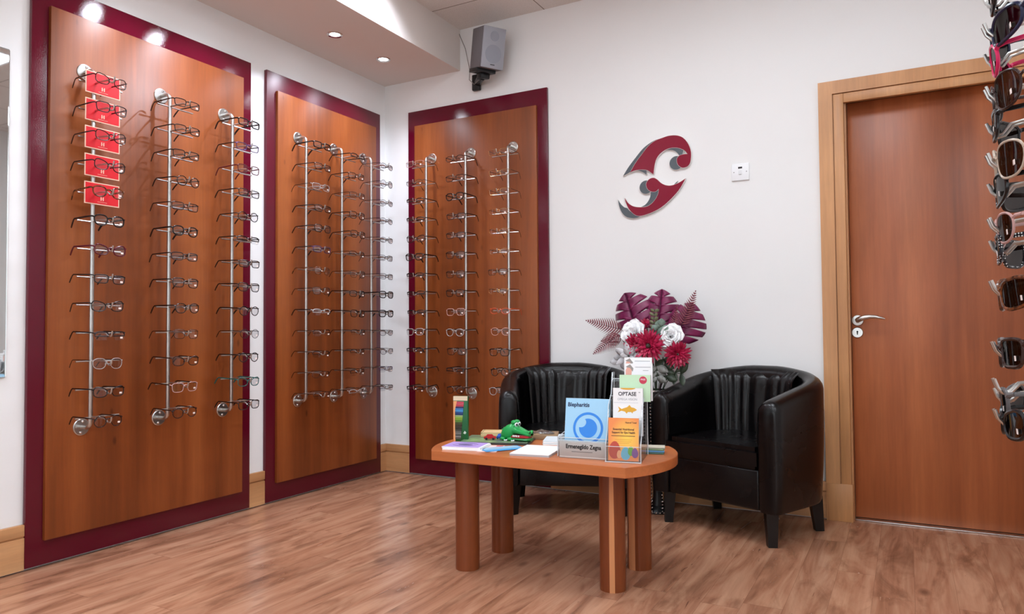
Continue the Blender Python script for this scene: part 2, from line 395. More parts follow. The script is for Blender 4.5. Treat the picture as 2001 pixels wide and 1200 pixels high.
# ------------------------------------------------------------------ display panels
def panel(w, h, label, loc, rz, bm=None):
    t = thing('display_board', label, 'display board', loc, (0, 0, rz), 'burgundy edged display boards')
    MB().box(-w/2, w/2, -0.020, 0, 0.010, h, 0.0012).obj('backing_board', bm or MT['burg'], t)
    MB().box(-w/2+0.062, w/2-0.062, -0.038, -0.020, 0.105, h-0.100, 0.0008).obj('veneer_panel', MT['veneer'], t)
    return t
H = 2.312
panel(1.076, H, 'widest burgundy edged wooden display board, standing beside the mirror', (0.001, -1.668, 0), PI/2)
panel(0.948, H, 'burgundy edged wooden display board on the side wall, between the widest board and the corner', (0.001, -0.550, 0), PI/2, MT['burg_satin'])
panel(0.991, H, 'burgundy edged wooden display board behind the armchair, under the wall speaker', (0.701, -0.001, 0), 0)

# ------------------------------------------------------------------ display rails
PZ = [1.925-0.1129*i for i in range(13)]        # peg heights
RO = 0.063                                      # rod stand-off from the veneer
def rail_meshes(off):
    rod = []
    zb, zt, R = 0.528, 1.985, 0.028
    rod += [(0, 0.0, zb), (0, -RO+R, zb)]
    for k in range(1, 7):
        a = PI/2*k/6; rod.append((0, -RO+R-R*math.sin(a), zb+R-R*math.cos(a)))
    for k in range(0, 7):
        a = PI/2*k/6; rod.append((0, -RO+R-R*math.cos(a), zt-R+R*math.sin(a)))
    rod.append((0, 0.0, zt))
    m_rod = MB().tube(rod, 0.0085, 14).mesh('rail_rod', MT['steel'])
    m_disc = MB().lathe([(0.034, 0), (0.034, 0.003), (0.031, 0.005), (0.0, 0.005)], 28, Matrix.Rotation(PI/2, 4, 'X')).mesh('mounting_plate', MT['steel'], 15)
    m_scr = MB().ball((0, -0.0055, 0), 0.0060, 2, (1, 0.7, 1)).mesh('screw', MT['chrome'])
    a, b = off
    p = MB().tube([(a, -RO, 0), (b, -RO, 0)], 0.0032, 8)
    p.tube([(0, -RO, 0.001), (0, -RO-0.05, 0.003), (0, -RO-0.095, 0.0005), (0, -RO-0.108, -0.006), (0, -RO-0.117, -0.013), (0, -RO-0.130, -0.013), (0, -RO-0.136, -0.006), (0, -RO-0.139, 0.008)], [0.004, 0.004, 0.0036, 0.0032, 0.003, 0.003, 0.003, 0.003], 8)
    m_peg = p.mesh('peg', MT['steel'])
    return m_rod, m_disc, m_scr, m_peg
RM_side = rail_meshes((-0.062, 0.120)); RM_back = rail_meshes((-0.105, 0.067))
RAILS = []
def rail(loc, rz, ms, label):
    t = thing('display_rail', label, 'display rail', loc, (0, 0, rz), 'steel spectacle rails')
    link('rail_rod', ms[0], t)
    for z in (0.528, 1.985):
        d = link('mounting_plate', ms[1], t, loc=(0, 0, z))
        for s in (-1, 1): link('screw', ms[2], d, loc=(0.004*s, 0, 0.022*s))
    for z in PZ: link('peg', ms[3], t, loc=(0, 0, z))
    return t
FX = 0.039
RD = []   # (x, y, rz, rail phrase, back?)
for y, w in ((-2.008, 'rail nearest the mirror, widest board'), (-1.661, 'middle rail, widest board'), (-1.316, 'rail farthest from the mirror, widest board')):
    RD.append((FX, y, PI/2, w, 0))
for y, w in ((-0.817, 'rail farthest from the corner, side-wall corner board'), (-0.529, 'middle rail, side-wall corner board'), (-0.265, 'rail nearest the corner, side-wall corner board')):
    RD.append((FX, y, PI/2, w, 0))
for x, w in ((0.402, 'rail nearest the corner, board behind the armchair'), (0.689, 'middle rail, board behind the armchair'), (0.981, 'rail farthest from the corner, board behind the armchair')):
    RD.append((x, -FX, 0, w, 1))
for x, y, rz, w, bk in RD:
    rail((x, y, 0), rz, RM_back if bk else RM_side, 'steel '+w+', its pegs holding spectacles')

# ------------------------------------------------------------------ spectacles
def outline(shape, n=26, s=1.0):
    a, b, e = {'rect': (0.0262, 0.0165, 4.0), 'square': (0.0255, 0.0195, 3.6), 'round': (0.0232, 0.0212, 2.0), 'panto': (0.0245, 0.0205, 2.4),
               'cat': (0.0262, 0.0190, 2.6), 'oval': (0.0255, 0.0160, 2.1), 'half': (0.0260, 0.0170, 3.2),
               'big': (0.0300, 0.0250, 2.5), 'wrap': (0.0330, 0.0205, 2.6)}[shape]
    pts = []
    for k in range(n):
        t = 2*PI*k/n; c, q = math.cos(t), math.sin(t)
        x = a*math.copysign(abs(c)**(2/e), c); z = b*math.copysign(abs(q)**(2/e), q)
        if shape in ('panto', 'big', 'square'): x *= 1+0.09*z/b
        if shape == 'rect': x *= 1+0.05*z/b
        if shape in ('cat',): z += 0.005*(x/a)*max(0, z/b+0.3)
        if shape == 'wrap': z += 0.004*x/a
        pts.append((x*s, z*s))
    return pts
LY = -0.122; LZ = -0.0075
def wrapy(x, k=1.6): return LY+k*x*x
SPEC = {}
def spec_meshes(shape, weight, sun=False):
    key = (shape, weight, sun)
    if key in SPEC: return SPEC[key]
    r = {'thin': 0.0012, 'mid': 0.0019, 'bold': 0.0028}[weight]
    o = outline(shape); a = max(p[0] for p in o); cx = a+0.0085+r
    f = MB()
    wk = (5.0 if shape == 'wrap' else 4.2) if sun else 1.6
    for s in (-1, 1):
        loop = [(s*(cx+x), wrapy(cx+x, wk), LZ+z) for x, z in o]
        if shape == 'half':
            top = [p for p in loop if p[2] > LZ-0.004]; top.sort(key=lambda p: p[0]*s)
            top = [(s*(cx+x), wrapy(cx+x, wk), LZ+z) for x, z in sorted([q for q in o if q[1] > -0.003], key=lambda q: math.atan2(q[1], q[0]))]
            f.tube(top, r*1.3, 6)
        else: f.tube(loop, r, 6, closed=True, flat=(1.0, 1.0))
        # end piece
        f.tube([(s*(cx+a*0.97), wrapy(cx+a, wk), LZ+0.010), (s*(cx+a+0.004), wrapy(cx+a, wk)+0.003, LZ+0.0125), (s*(cx+a+0.005), wrapy(cx+a, wk)+0.010, LZ+0.0135)], r*1.25, 6)
        # nose pad
        f.ball((s*0.0085, LY+0.007, LZ-0.002), 0.0022, 1, (0.6, 0.9, 1.9))
        f.tube([(s*0.0105, LY+0.001, LZ+0.002), (s*0.0085, LY+0.006, LZ+0.001)], 0.0005, 4)
    i = cx-a
    f.tube([(-i-0.001, LY, LZ+0.006), (-i*0.5, LY-0.001, LZ+0.0095), (0, LY-0.0015, LZ+0.0105), (i*0.5, LY-0.001, LZ+0.0095), (i+0.001, LY, LZ+0.006)], r*1.25, 6)
    fm = f.mesh('front_frame', MT['black'])
    def lens(s):
        m = MB()
        pl = [(s*(cx+x*0.985), LZ+z*0.985) for x, z in o]
        m.prism(pl, 0, 0.0014, 'y')
        for v in m.bm.verts: v.co.y += wrapy(abs(v.co.x), wk)-0.0007
        return m.mesh('lens', MT['lens'])
    tx = cx+a+0.005; ty = wrapy(cx+a, wk)+0.010; tr = {'thin': 0.0011, 'mid': 0.0018, 'bold': 0.0024}[weight]
    def temple(s):
        return MB().tube([(s*tx, ty, LZ+0.0135), (s*tx, -0.07, LZ+0.0138), (s*(tx-0.002), -0.02, 0.0062), (s*(tx-0.003), 0.014, 0.0060), (s*(tx-0.005), 0.024, 0.001), (s*(tx-0.008), 0.038, -0.013), (s*(tx-0.010), 0.048, -0.026)],
                  [tr*0.9, tr, tr, tr, tr*1.15, tr*1.3, tr*1.1], 6, flat=(0.7, 1.6)).mesh('temple', MT['black'])
    st = MB().box(cx+a*0.22, cx+a*0.62, -0.0009, 0, LZ-0.0105, LZ-0.0035)
    for v in st.bm.verts: v.co.y += wrapy(cx+a*0.45, wk)-0.0012
    SPEC[key] = (fm, lens(-1), lens(1), temple(-1), temple(1), st.mesh('price_sticker', MT['sticker']))
    return SPEC[key]
FC = {'black': C('acetate_black', 15, 14, 16, 0.22), 'dark brown': C('acetate_dark_brown', 46, 24, 18, 0.22), 'tortoiseshell': M_leaf('acetate_tortoise', srgb(40, 20, 12), srgb(128, 70, 34), 0.2, 90),
      'gunmetal': C('metal_gunmetal', 44, 42, 46, 0.32, metal=0.7), 'silver': C('metal_silver', 200, 198, 196, 0.22, metal=1.0), 'gold': C('metal_gold', 205, 160, 110, 0.22, metal=1.0),
      'navy': C('acetate_navy', 22, 28, 58, 0.22), 'burgundy': C('acetate_burgundy', 84, 20, 34, 0.22), 'orange': C('acetate_orange', 205, 86, 52, 0.25), 'pale pink': C('acetate_pale_pink', 226, 180, 170, 0.25),
      'teal': C('acetate_teal', 24, 92, 88, 0.25), 'clear grey': C('acetate_clear_grey', 176, 170, 168, 0.2), 'purple': C('metal_purple', 78, 58, 104, 0.3, metal=0.6), 'beige': C('acetate_beige', 178, 160, 142, 0.22),
      'rose': C('acetate_rose', 178, 138, 132, 0.22), 'pink': C('acetate_pink', 205, 38, 92, 0.25), 'polka dot': None, 'grey': C('acetate_grey', 90, 86, 86, 0.25), 'red': C('acetate_red', 170, 30, 40, 0.25)}
def M_dots():
    m = mat('acetate_polka_dot', srgb(20, 22, 30), 0.25); t = NT(m); v = t.coord((1, 1, 1))
    vo = t.n('ShaderNodeTexVoronoi'); vo.inputs['Scale'].default_value = 260; vo.inputs['Randomness'].default_value = 0.1; t.l(v, vo.inputs['Vector'])
    t.base(t.ramp(vo.outputs['Distance'], [(0.28, srgb(225, 225, 225)), (0.32, srgb(20, 22, 30))])); return m
FC['polka dot'] = M_dots()
def omat(o, m):
    o.material_slots[0].link = 'OBJECT'; o.material_slots[0].material = m
def glasses(kind, loc, rot, shape, weight, colour, label, cat, group, tip=None, lens='lens', sticker=True, sun=False):
    ms = spec_meshes(shape, weight, sun)
    t = thing(kind, label, cat, loc, rot, group)
    omat(link('front_frame', ms[0], t), FC[colour])
    for k in (1, 2): omat(link('lens', ms[k], t), MT[lens])
    for k in (3, 4): omat(link('temple', ms[k], t), FC[tip or colour])
    if sticker: link('price_sticker', ms[5], t)
    return t
ORD = ['topmost on', 'second down', 'third down', 'fourth down', 'fifth down', 'sixth down', 'seventh down', 'eighth down', 'ninth down', 'tenth down', 'eleventh down', 'twelfth down', 'lowest on']
SHN = {'rect': 'rectangular', 'square': 'square', 'round': 'round', 'panto': 'rounded', 'cat': 'cat-eye', 'oval': 'oval', 'half': 'half-rim', 'big': 'large', 'wrap': 'wraparound'}
K, B, G, S, O = 'black', 'dark brown', 'gunmetal', 'silver', 'gold'
ROWS = [
 # widest board
 [('cat','mid',B),('square','mid',G),('cat','mid',B),('cat','mid',K),('panto','bold','tortoiseshell'),('panto','bold',K),('cat','bold','burgundy'),('rect','mid',K),('cat','mid',K),('half','mid',G),('panto','thin','clear grey'),('cat','mid',K),('round','mid',B)],
 [('rect','mid',K),('rect','mid',K),('rect','mid',K),('round','mid',K),('rect','mid',B),('panto','bold',K),('rect','mid',G),('square','mid',K),('panto','mid',K),('square','thin',B),('cat','mid',B),('square','mid','rose'),('round','mid',B)],
 [('rect','bold',K),('rect','mid','purple'),('square','mid','burgundy'),('rect','mid',K),('round','mid',K),('half','mid',K),('rect','mid',K),('square','mid',K),('round','mid',K),('round','thin',G),('round','mid',K),('cat','mid','teal'),('square','mid',K)],
 # corner board on the side wall
 [('rect','bold',K),('rect','mid',B),('rect','thin','clear grey'),('rect','mid',K),('square','mid',K),('rect','mid','purple'),('panto','mid','tortoiseshell'),('square','thin',K),('half','mid','clear grey'),('half','thin',B),('half','thin',G),('oval','thin',B),('half','thin',B)],
 [('half','mid',G),('rect','mid',B),('rect','thin',G),('square','mid',B),('square','mid',B),('half','thin',G),('square','thin',K),('rect','mid',K),('square','mid',K),('half','thin',G),('half','thin',K),('half','thin',K),('half','thin','clear grey')],
 [('oval','thin',G),('round','thin',G),('oval','thin',G),('oval','thin',G),('oval','thin',G),('rect','thin',G),('rect','thin',G),('square','bold',K),('square','bold',K),('oval','thin',G),('oval','thin',G),('half','thin','purple'),('half','thin',G)],
 # board behind the armchair
 [('rect','thin','rose'),('oval','thin',G),('half','mid',K),('half','mid',K),('cat','mid',K),('square','bold',K),('half','mid',K),('half','mid',K),('half','mid',K),('square','mid','clear grey'),('half','mid',G),('half','mid',K),('half','mid',K)],
 [('oval','mid',B),('rect','mid',B),('panto','bold',K),('rect','mid',G),('rect','mid',G),('square','mid',K),('square','mid',B),('square','mid',K),('square','thin','pale pink'),('panto','mid','clear grey'),('square','mid',B),('half','mid',G),('panto','mid',B)],
 [('rect','thin',O),('rect','thin',O),('rect','thin',O),('oval','thin',O),('oval','thin',O),('oval','thin',O),('rect','thin',G),('oval','thin',O),('oval','mid','orange'),('panto','thin','pale pink'),('square','mid',K),('round','mid',K),('panto','mid','clear grey')],
]
rg = random.Random(11)
for r, (x, y, rz, w, bk) in enumerate(RD):
    for i, (sh, wt, cl) in enumerate(ROWS[r]):
        z = PZ[i]+0.0005
        if bk: L = (x+rg.uniform(-0.004, 0.004), -FX-RO, z)
        else: L = (FX+RO, y+rg.uniform(-0.004, 0.004), z)
        tip = B if cl in (O, S, 'rose', 'pale pink') else (K if cl in (G, 'clear grey', 'purple') else None)
        glasses('spectacles', L, (rg.uniform(-0.01, 0.05), rg.uniform(-0.02, 0.02), rz+rg.uniform(-0.05, 0.05)), sh, wt, cl,
                f'{cl} {SHN[sh]} spectacles, {ORD[i]} the {w}',
                'glasses', 'spectacles on rail '+str(r+1), tip, sticker=(rg.random() < 0.9))
# red display cards behind the top five pairs
CARD = C('red_card', 214, 34, 44, 0.35); CEDGE = C('card_cream_border', 238, 196, 170, 0.4)
cb = MB().box(-0.073, 0.073, -0.0022, 0, -0.050, 0.040)
cb_red = MB().box(-0.069, 0.069, -0.0026, -0.0021, -0.046, 0.036)
cm, cr = cb.mesh('card_board', CEDGE), cb_red.mesh('printed_face', CARD)
hl = MB().box(-0.0065, -0.0025, -0.003, -0.0025, -0.032, -0.017).box(0.0025, 0.0065, -0.003, -0.0025, -0.032, -0.017).box(-0.0025, 0.0025, -0.003, -0.0025, -0.0252, -0.0238).box(-0.02, 0.02, -0.003, -0.0025, -0.039, -0.0378)
hm = hl.mesh('monogram', CEDGE)
for i in range(5):
    t = thing('display_card', f"red cream-edged card behind the {('topmost','second','third','fourth','fifth')[i]} spectacles on the rail nearest the mirror", 'card', (FX+RO+0.0125, -2.008+0.030, PZ[i]+0.008), (0, 0, PI/2), 'red cards on the rail nearest the mirror')
    link('card_board', cm, t); link('printed_face', cr, t); link('monogram', hm, t, label='pale H monogram over a thin line')

# ------------------------------------------------------------------ mirror at the edge
t = thing('wall_mirror', 'tall frameless mirror on the wall beside the widest board', 'mirror', (0, -2.62, 1.37))
MB().box(0.001, 0.006, -0.345, 0.345, -0.627, 0.627, 0.004, 1).obj('mirror_glass', MT['mirror'], t)
MB().box(0.0, 0.001, -0.345, 0.345, -0.627, 0.627).obj('mirror_back', MT['steel_dark'], t)

# ------------------------------------------------------------------ ceiling lights
WARM = (1.0, 0.93, 0.88, 1); COOL = (0.80, 0.86, 1.0, 1)
EM_SPOT = mat('lamp_lens_glow', (1, 1, 1, 1), emit=(0.9, 0.93, 1, 1), estr=35.0)
EM_ADDED_PANEL = mat('added_panel_glow', (1, 1, 1, 1), emit=(0.885, 0.965, 1.045, 1), estr=13.5)  # emission of the added ceiling panels
for i, y in enumerate((-0.39, -0.806, -1.44, -1.84, -3.2, -4.3)):
    t = thing('downlight', ['downlight in the soffit nearest the corner', 'second soffit downlight from the corner'][i] if i < 2 else 'recessed soffit downlight further from the corner', 'ceiling light', (0.30, y, SZ), (0, 0, 0), 'soffit downlights')
    MB().lathe([(0.028, 0.0), (0.030, -0.004), (0.040, -0.005), (0.043, -0.003), (0.043, 0.001)], 28).obj('trim_ring', MT['chrome'], t)
    MB().lathe([(0.0, -0.003), (0.016, -0.0035), (0.027, -0.001), (0.027, 0.001)], 24).obj('lamp', EM_SPOT, t)
    ld = bpy.data.lights.new('soffit_spot', 'SPOT'); ld.energy = 24; ld.color = COOL[:3]; ld.spot_size = math.radians(125); ld.spot_blend = 0.9; ld.shadow_soft_size = 0.03
    lo = bpy.data.objects.new('soffit_spot', ld); COL.objects.link(lo); lo.location = (0, 0, -0.012); lo.parent = t
def added_led_panel(x, y, s=0.595):  # unseen ceiling panel, added to raise the wall brightness
    t = thing('added_panel_light', 'square ceiling light panel added out of view', 'ceiling light', (x, y, ZC), (0, 0, 0), 'added square ceiling light panels')
    h = s/2
    MB().box(-h, h, -h, -h+0.02, -0.006, 0.0).box(-h, h, h-0.02, h, -0.006, 0).box(-h, -h+0.02, -h+0.02, h-0.02, -0.006, 0).box(h-0.02, h, -h+0.02, h-0.02, -0.006, 0).obj('frame', MT['white_plastic'], t)
    MB().box(-h+0.02, h-0.02, -h+0.02, h-0.02, -0.003, 0.0).obj('diffuser', EM_ADDED_PANEL, t)
for x, y in ((1.40, -1.55), (2.55, -1.38), (2.0, -4.25), (2.55, -2.95), (3.75, -2.50), (3.75, -4.2)): added_led_panel(x, y)
# ceiling spot whose glint shows on the sign
for x, y, e in ((1.14, -1.0, 30), (0.85, -3.45, 60), ):
    t = thing('ceiling_spot', 'small round spotlight set in the tiled ceiling', 'ceiling light', (x, y, ZC), (0, 0, 0), 'round ceiling spotlights')
    MB().lathe([(0.034, 0.0), (0.036, -0.004), (0.046, -0.005), (0.049, -0.003), (0.049, 0.001)], 28).obj('trim_ring', MT['chrome'], t)
    MB().lathe([(0.0, -0.003), (0.020, -0.0035), (0.033, -0.001), (0.033, 0.001)], 24).obj('lamp', EM_SPOT, t)
    ld = bpy.data.lights.new('ceiling_spot_lamp', 'SPOT'); ld.energy = e; ld.color = COOL[:3]; ld.spot_size = math.radians(150); ld.spot_blend = 0.7; ld.shadow_soft_size = 0.035
    lo = bpy.data.objects.new('ceiling_spot_lamp', ld); COL.objects.link(lo); lo.location = (0, 0, -0.014); lo.parent = t
    if x > 1: lo.rotation_euler = (0, math.radians(48), 0); ld.spot_size = math.radians(95); ld.spot_blend = 0.55; ld.energy = 55

#@@BEGIN
R0_ = Vector((0.87779, 0.47898, -0.00766)); F0_ = Vector((-0.47854, 0.8775, 0.0315)); R0_.z = 0; F0_.z = 0
# ------------------------------------------------------------------ tub armchairs
def tub_chair(loc, rz, label):
    t = thing('tub_armchair', label, 'armchair', (*loc, 0), (0, 0, rz))
    HW, TH, YB, YF0 = 0.330, 0.098, 0.262, -0.25
    cyc = -0.03; EX = 2/2.7
    def bk(a, hw):
        c, q = math.cos(a), math.sin(a)
        return hw*math.copysign(abs(c)**EX, c), abs(q)**EX
    # centre line of the outer face: left arm front -> round back -> right arm front
    path = []
    fr_ = [0, 0.02, 0.045, 0.075, 0.11, 0.16, 0.25, 0.4, 0.6, 0.8]
    for q in fr_: path.append((-HW, YF0+(cyc-YF0)*q, (-1, 0)))
    for i in range(37):
        a = PI-PI*i/36; fx, fy = bk(a, HW); nx, ny = bk(a, 1.0)
        a1, a2 = bk(a+0.02, HW), bk(a-0.02, HW); tx_, ty_ = a2[0]-a1[0], (a2[1]-a1[1])*(YB-cyc)
        nl = math.hypot(tx_, ty_); path.append((fx, cyc+(YB-cyc)*fy, (-ty_/nl, tx_/nl) if 0 < i < 36 else ((-1, 0) if i == 0 else (1, 0))))
    for q in fr_[::-1]: path.append((HW, YF0+(cyc-YF0)*q, (1, 0)))
    L = [0]
    for a, b in zip(path, path[1:]): L.append(L[-1]+math.hypot(b[0]-a[0], b[1]-a[1]))
    tot = L[-1]
    def top(s):
        u = abs(s/tot-0.5)*2      # 0 at the back, 1 at the arm fronts
        k = max(0, min(1, (u-0.08)/0.92))
        return 0.728-0.125*k**1.25
    rows = []
    zb = 0.146
    for j, ((x, y, nrm), s) in enumerate(zip(path, L)):
        e = min(s, tot-s); sh = 1.0
        if e < 0.034: sh = 0.66+0.34*math.sqrt(max(0, 1-((0.034-e)/0.034)**2))
        zt = top(s)-(1-sh)*0.09
        w = TH*sh; mx = -TH/2
        sec = []
        o, i2 = mx+w/2, mx-w/2        # offsets along the outward normal
        r = w*0.5
        sec.append((o-0.006, zb)); sec.append((o, zb+0.012)); 
        for q in (0.3, 0.55, 0.8): sec.append((o+0.005*math.sin(PI*q), zb+(zt-r-zb)*q))
        for k in range(0, 9):
            a = PI*k/8; sec.append((mx+r*math.cos(a), zt-r+r*math.sin(a)*1.0))
        for q in (0.75, 0.5, 0.25): sec.append((i2-0.004*math.sin(PI*q), zb+(zt-r-zb)*q))
        sec.append((i2, zb+0.012)); sec.append((i2+0.006, zb))
        wd = 0.030*max(0, min(1, (y-YF0)/0.36))
        rows.append([(x+nrm[0]*d+math.copysign(wd, x)*min(1, abs(x)/0.2)*(0.35+0.65*max(0, (z-zb)/0.55)), y+nrm[1]*d, z) for d, z in sec])
    b = MB(); b.grid(rows)
    tb = b.bm
    for rr in (rows[0], rows[-1]):
        vs = [min(tb.verts, key=lambda v: (v.co-Vector(p)).length) for p in rr]
        try: tb.faces.new(vs)
        except ValueError: pass
    bmesh.ops.recalc_face_normals(tb, faces=tb.faces[:])
    b.obj('tub_shell', MT['leather'], t, sharp=50)
    iw = HW-TH+0.004
    # seat rail and underside
    rl = MB().box(-iw, iw, YF0+0.012, YF0+0.05, zb, 0.318, 0.012, 3)
    rl.box(-iw, iw, YF0+0.04, cyc+0.13, zb+0.004, 0.30)
    rl.obj('seat_rail', MT['leather'], t)
    # cushion: front straight, back round
    out = []
    for i in range(17):
        a = PI*i/16; fx, fy = bk(a, iw); out.append((fx, cyc+0.003+(YB-TH-cyc)*fy))
    out = [(iw, YF0-0.004)]+out+[(-iw, YF0-0.004)]
    cu = MB().prism(out, 0.312, 0.408, 'z', bev=0.02)
    for v in cu.bm.verts:
        if v.co.z > 0.37:
            d = max(abs(v.co.x)/iw, abs(v.co.y-0.0)/0.24); v.co.z += 0.014*(1-min(1, d)**2)
    cu.obj('seat_cushion', MT['leather'], t, sharp=50)
    # ruched inner back
    rw = []; N = 64; rr_ = random.Random(5)
    amp = [0.4+rr_.random() for _ in range(40)]
    for j in range(15):
        v = j/14; z = 0.40+0.306*v; row = []
        for k in range(N+1):
            u = k/N; a = PI*0.5+(u-0.5)*PI*0.66
            fold = math.sin(u*2*PI*8.5+0.6*math.sin(u*9)+0.5*math.sin(v*4+u*6))*amp[int(u*17)]*0.0072*(0.35+0.65*v**1.5)
            edge = math.sin(PI*min(1, max(0, u)))**0.35 if 0 < u < 1 else 0
            ev = min(1, (1-v)*6)**0.5
            off = -0.022+0.026*v-(0.014*edge*ev+fold*edge)
            if v > 0.85: off += 0.026*((v-0.85)/0.15)**1.5
            fx, fy = bk(a, HW-TH); k_ = 1+off/0.23
            row.append((fx*k_, cyc+(YB-TH-cyc)*fy*k_, z))
        rw.append(row)
    g = MB().grid(rw); bmesh.ops.recalc_face_normals(g.bm, faces=g.bm.faces[:])
    g.obj('ruched_backrest', MT['leather'], t, sharp=0)
    # seams along arm fronts
    for s in (-1, 1):
        MB().tube([(s*(HW-TH-0.001), YF0+0.012, 0.42), (s*(HW-TH-0.001), YF0+0.010, 0.50), (s*(HW-TH+0.006), YF0+0.012, 0.572), (s*(HW-TH+0.03), YF0+0.012, 0.600)], 0.0022, 6).obj('piping', MT['leather'], t)
    for sx in (-1, 1):
        for y, dy in ((-0.195, -0.006), (0.165, 0.02)):
            MB().tube([(sx*0.262, y, 0.16), (sx*0.268, y+dy, 0.0)], [0.037, 0.026], 4, M=None).obj('leg', MT['black_wood'], t)
    return t
tub_chair((2.312, -0.298), math.radians(-22), 'black leather tub armchair beside the door')
tub_chair((1.437, -0.310), math.radians(23), 'black leather tub armchair with a ruched back in front of the display board')

# ------------------------------------------------------------------ coffee table
TZ = 0.450
t = thing('coffee_table', 'low cherry wood table with bowed ends on four round column legs', 'table', (1.782, -1.222, 0))
tp = []
hw, hd, bow = 0.388, 0.252, 0.090
for i in range(15):
    a = -1+2*i/14; tp.append((hw+bow*(1-a*a)**0.95, a*hd))
for i in range(15):
    a = 1-2*i/14; tp.append((-hw-bow*(1-a*a)**0.95, a*hd))
MB().prism(tp, TZ-0.035, TZ, 'z', bev=0.0015).obj('tabletop', MT['table'], t)
for lx, ly in ((1.500, -1.388), (1.512, -1.135), (2.073, -1.345), (2.082, -1.082)):
    lg = MB().lathe([(0.0455, 0.0), (0.0455, TZ-0.035)], 32).obj('leg', MT['table_leg_shaded'], t, loc=(lx-1.782, ly+1.222, 0))
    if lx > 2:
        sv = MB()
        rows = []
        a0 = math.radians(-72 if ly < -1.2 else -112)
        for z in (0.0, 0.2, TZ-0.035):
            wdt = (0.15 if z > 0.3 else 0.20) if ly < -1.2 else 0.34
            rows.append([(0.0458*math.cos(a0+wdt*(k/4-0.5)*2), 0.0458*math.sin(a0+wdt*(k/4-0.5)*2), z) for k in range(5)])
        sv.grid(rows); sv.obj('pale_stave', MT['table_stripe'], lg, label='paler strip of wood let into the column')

# ------------------------------------------------------------------ things on the table
def lay(poly, z0, z1, m, parent, name, bev=0.0): return MB().prism(poly, z0, z1, 'z', bev=bev).obj(name, m, parent)
def rect(cx, cy, w, d, ang=0):
    c, s = math.cos(ang), math.sin(ang)
    return [(cx+x*c-y*s, cy+x*s+y*c) for x, y in ((-w/2, -d/2), (w/2, -d/2), (w/2, d/2), (-w/2, d/2))]
# pencil box
t = thing('pencil_box', 'tall upright box of coloured pencils at the bowed end of the table', 'pencil box', (1.366, -1.225, TZ), (0, 0, math.radians(14)))
MB().box(-0.031, 0.031, 0, 0.017, 0.0, 0.186, 0.001).obj('carton', C('pencil_green', 26, 96, 52, 0.35), t)
MB().box(-0.031, 0.031, -0.0006, 0, 0.168, 0.1865).obj('header_band', C('pencil_header', 222, 206, 176, 0.4), t)
MB().prism([(-0.031, 0.0), (-0.022, 0.0), (-0.024, 0.06), (-0.024, 0.12), (-0.015, 0.166), (-0.031, 0.166)], -0.0006, 0, 'y').obj('orange_band', C('pencil_orange', 232, 166, 110, 0.4), t)
pc = [(200, 70, 92), (206, 88, 104), (190, 60, 80), (58, 46, 96), (66, 128, 190), (70, 150, 210), (40, 74, 134), (34, 58, 110), (150, 178, 120), (140, 180, 60), (128, 166, 50), (92, 140, 52), (70, 84, 44), (66, 58, 40), (58, 48, 36), (52, 42, 34), (64, 60, 54), (96, 96, 94), (120, 120, 118), (88, 90, 88), (130, 130, 128), (76, 78, 76)]
for i, c in enumerate(pc):
    z = 0.161-i*0.0071; xr = 0.0155-0.0155*(i/21.0)*0.9
    MB().box(-0.0225 if i > 3 else -0.016+0.0016*(-i), xr, -0.0026, -0.0002, z-0.0031, z+0.0031, 0.001).obj('pencil', C('pencil_%d' % i, *c), t)
MB().prism([(0.012, 0.034), (0.020, 0.030), (0.025, 0.037), (0.018, 0.044)], -0.0008, 0, 'y').obj('round_badge', C('pencil_badge', 200, 214, 200, 0.4), t)
# purple leaflets
PUR = C('leaflet_purple', 176, 150, 214, 0.4); INK = C('leaflet_ink', 66, 52, 92, 0.4)
t = thing('leaflet_stack', 'stack of lilac leaflets with an eye drawing by the front edge of the table', 'leaflets', (1.474, -1.352, TZ), (0, 0, math.radians(11)))
for i, (dx, dy, da) in enumerate(((0.004, -0.004, 0.02), (0.002, 0.0, -0.015), (0, 0, 0))):
    MB().prism(rect(dx, dy, 0.158, 0.122, da), 0.004*i, 0.004*i+0.0038, 'z').obj('leaflet', MT['paper'], t)
MB().prism(rect(-0.003, 0, 0.148, 0.120), 0.012, 0.0124, 'z').obj('lilac_cover', PUR, t)
e1 = [(0.052*math.cos(a), 0.032*math.sin(a)) for a in [PI*2*k/32 for k in range(32)]]
ring = MB()
for a0, a1 in ((0.35, PI-0.35), (PI+0.35, 2*PI-0.35)):
    ring.tube([(0.052*math.cos(a0+(a1-a0)*k/14)-0.003, 0.033*math.sin(a0+(a1-a0)*k/14), 0.0124) for k in range(15)], [0.0008+0.0030*math.sin(PI*k/14) for k in range(15)], 6, flat=(1, 0.25))
ring.prism([(0.03*math.cos(2*PI*k/20)-0.003, 0.011*math.sin(2*PI*k/20)) for k in range(20)], 0.0124, 0.0127, 'z')
ring.obj('eye_drawing', INK, t)
t = thing('pink_leaflet', 'pale pink leaflet slipped half under the lilac leaflets', 'leaflet', (1.574, -1.330, TZ), (0, 0, math.radians(16)))
MB().prism(rect(0, 0, 0.075, 0.15), 0, 0.0015, 'z').obj('sheet', C('leaflet_pink', 236, 208, 206, 0.5), t)
MB().prism(rect(0.02, 0.058, 0.026, 0.022), 0.0015, 0.0018, 'z').obj('red_panel', C('leaflet_red', 206, 70, 84, 0.5), t)
t = thing('blue_leaflet', 'blue leaflet fanned out beside the lilac leaflets', 'leaflet', (1.617, -1.322, TZ+0.0020), (0, 0, math.radians(-36)))
MB().prism(rect(0, 0, 0.080, 0.165), 0, 0.0015, 'z').obj('sheet', C('leaflet_blue', 74, 158, 214, 0.45), t)
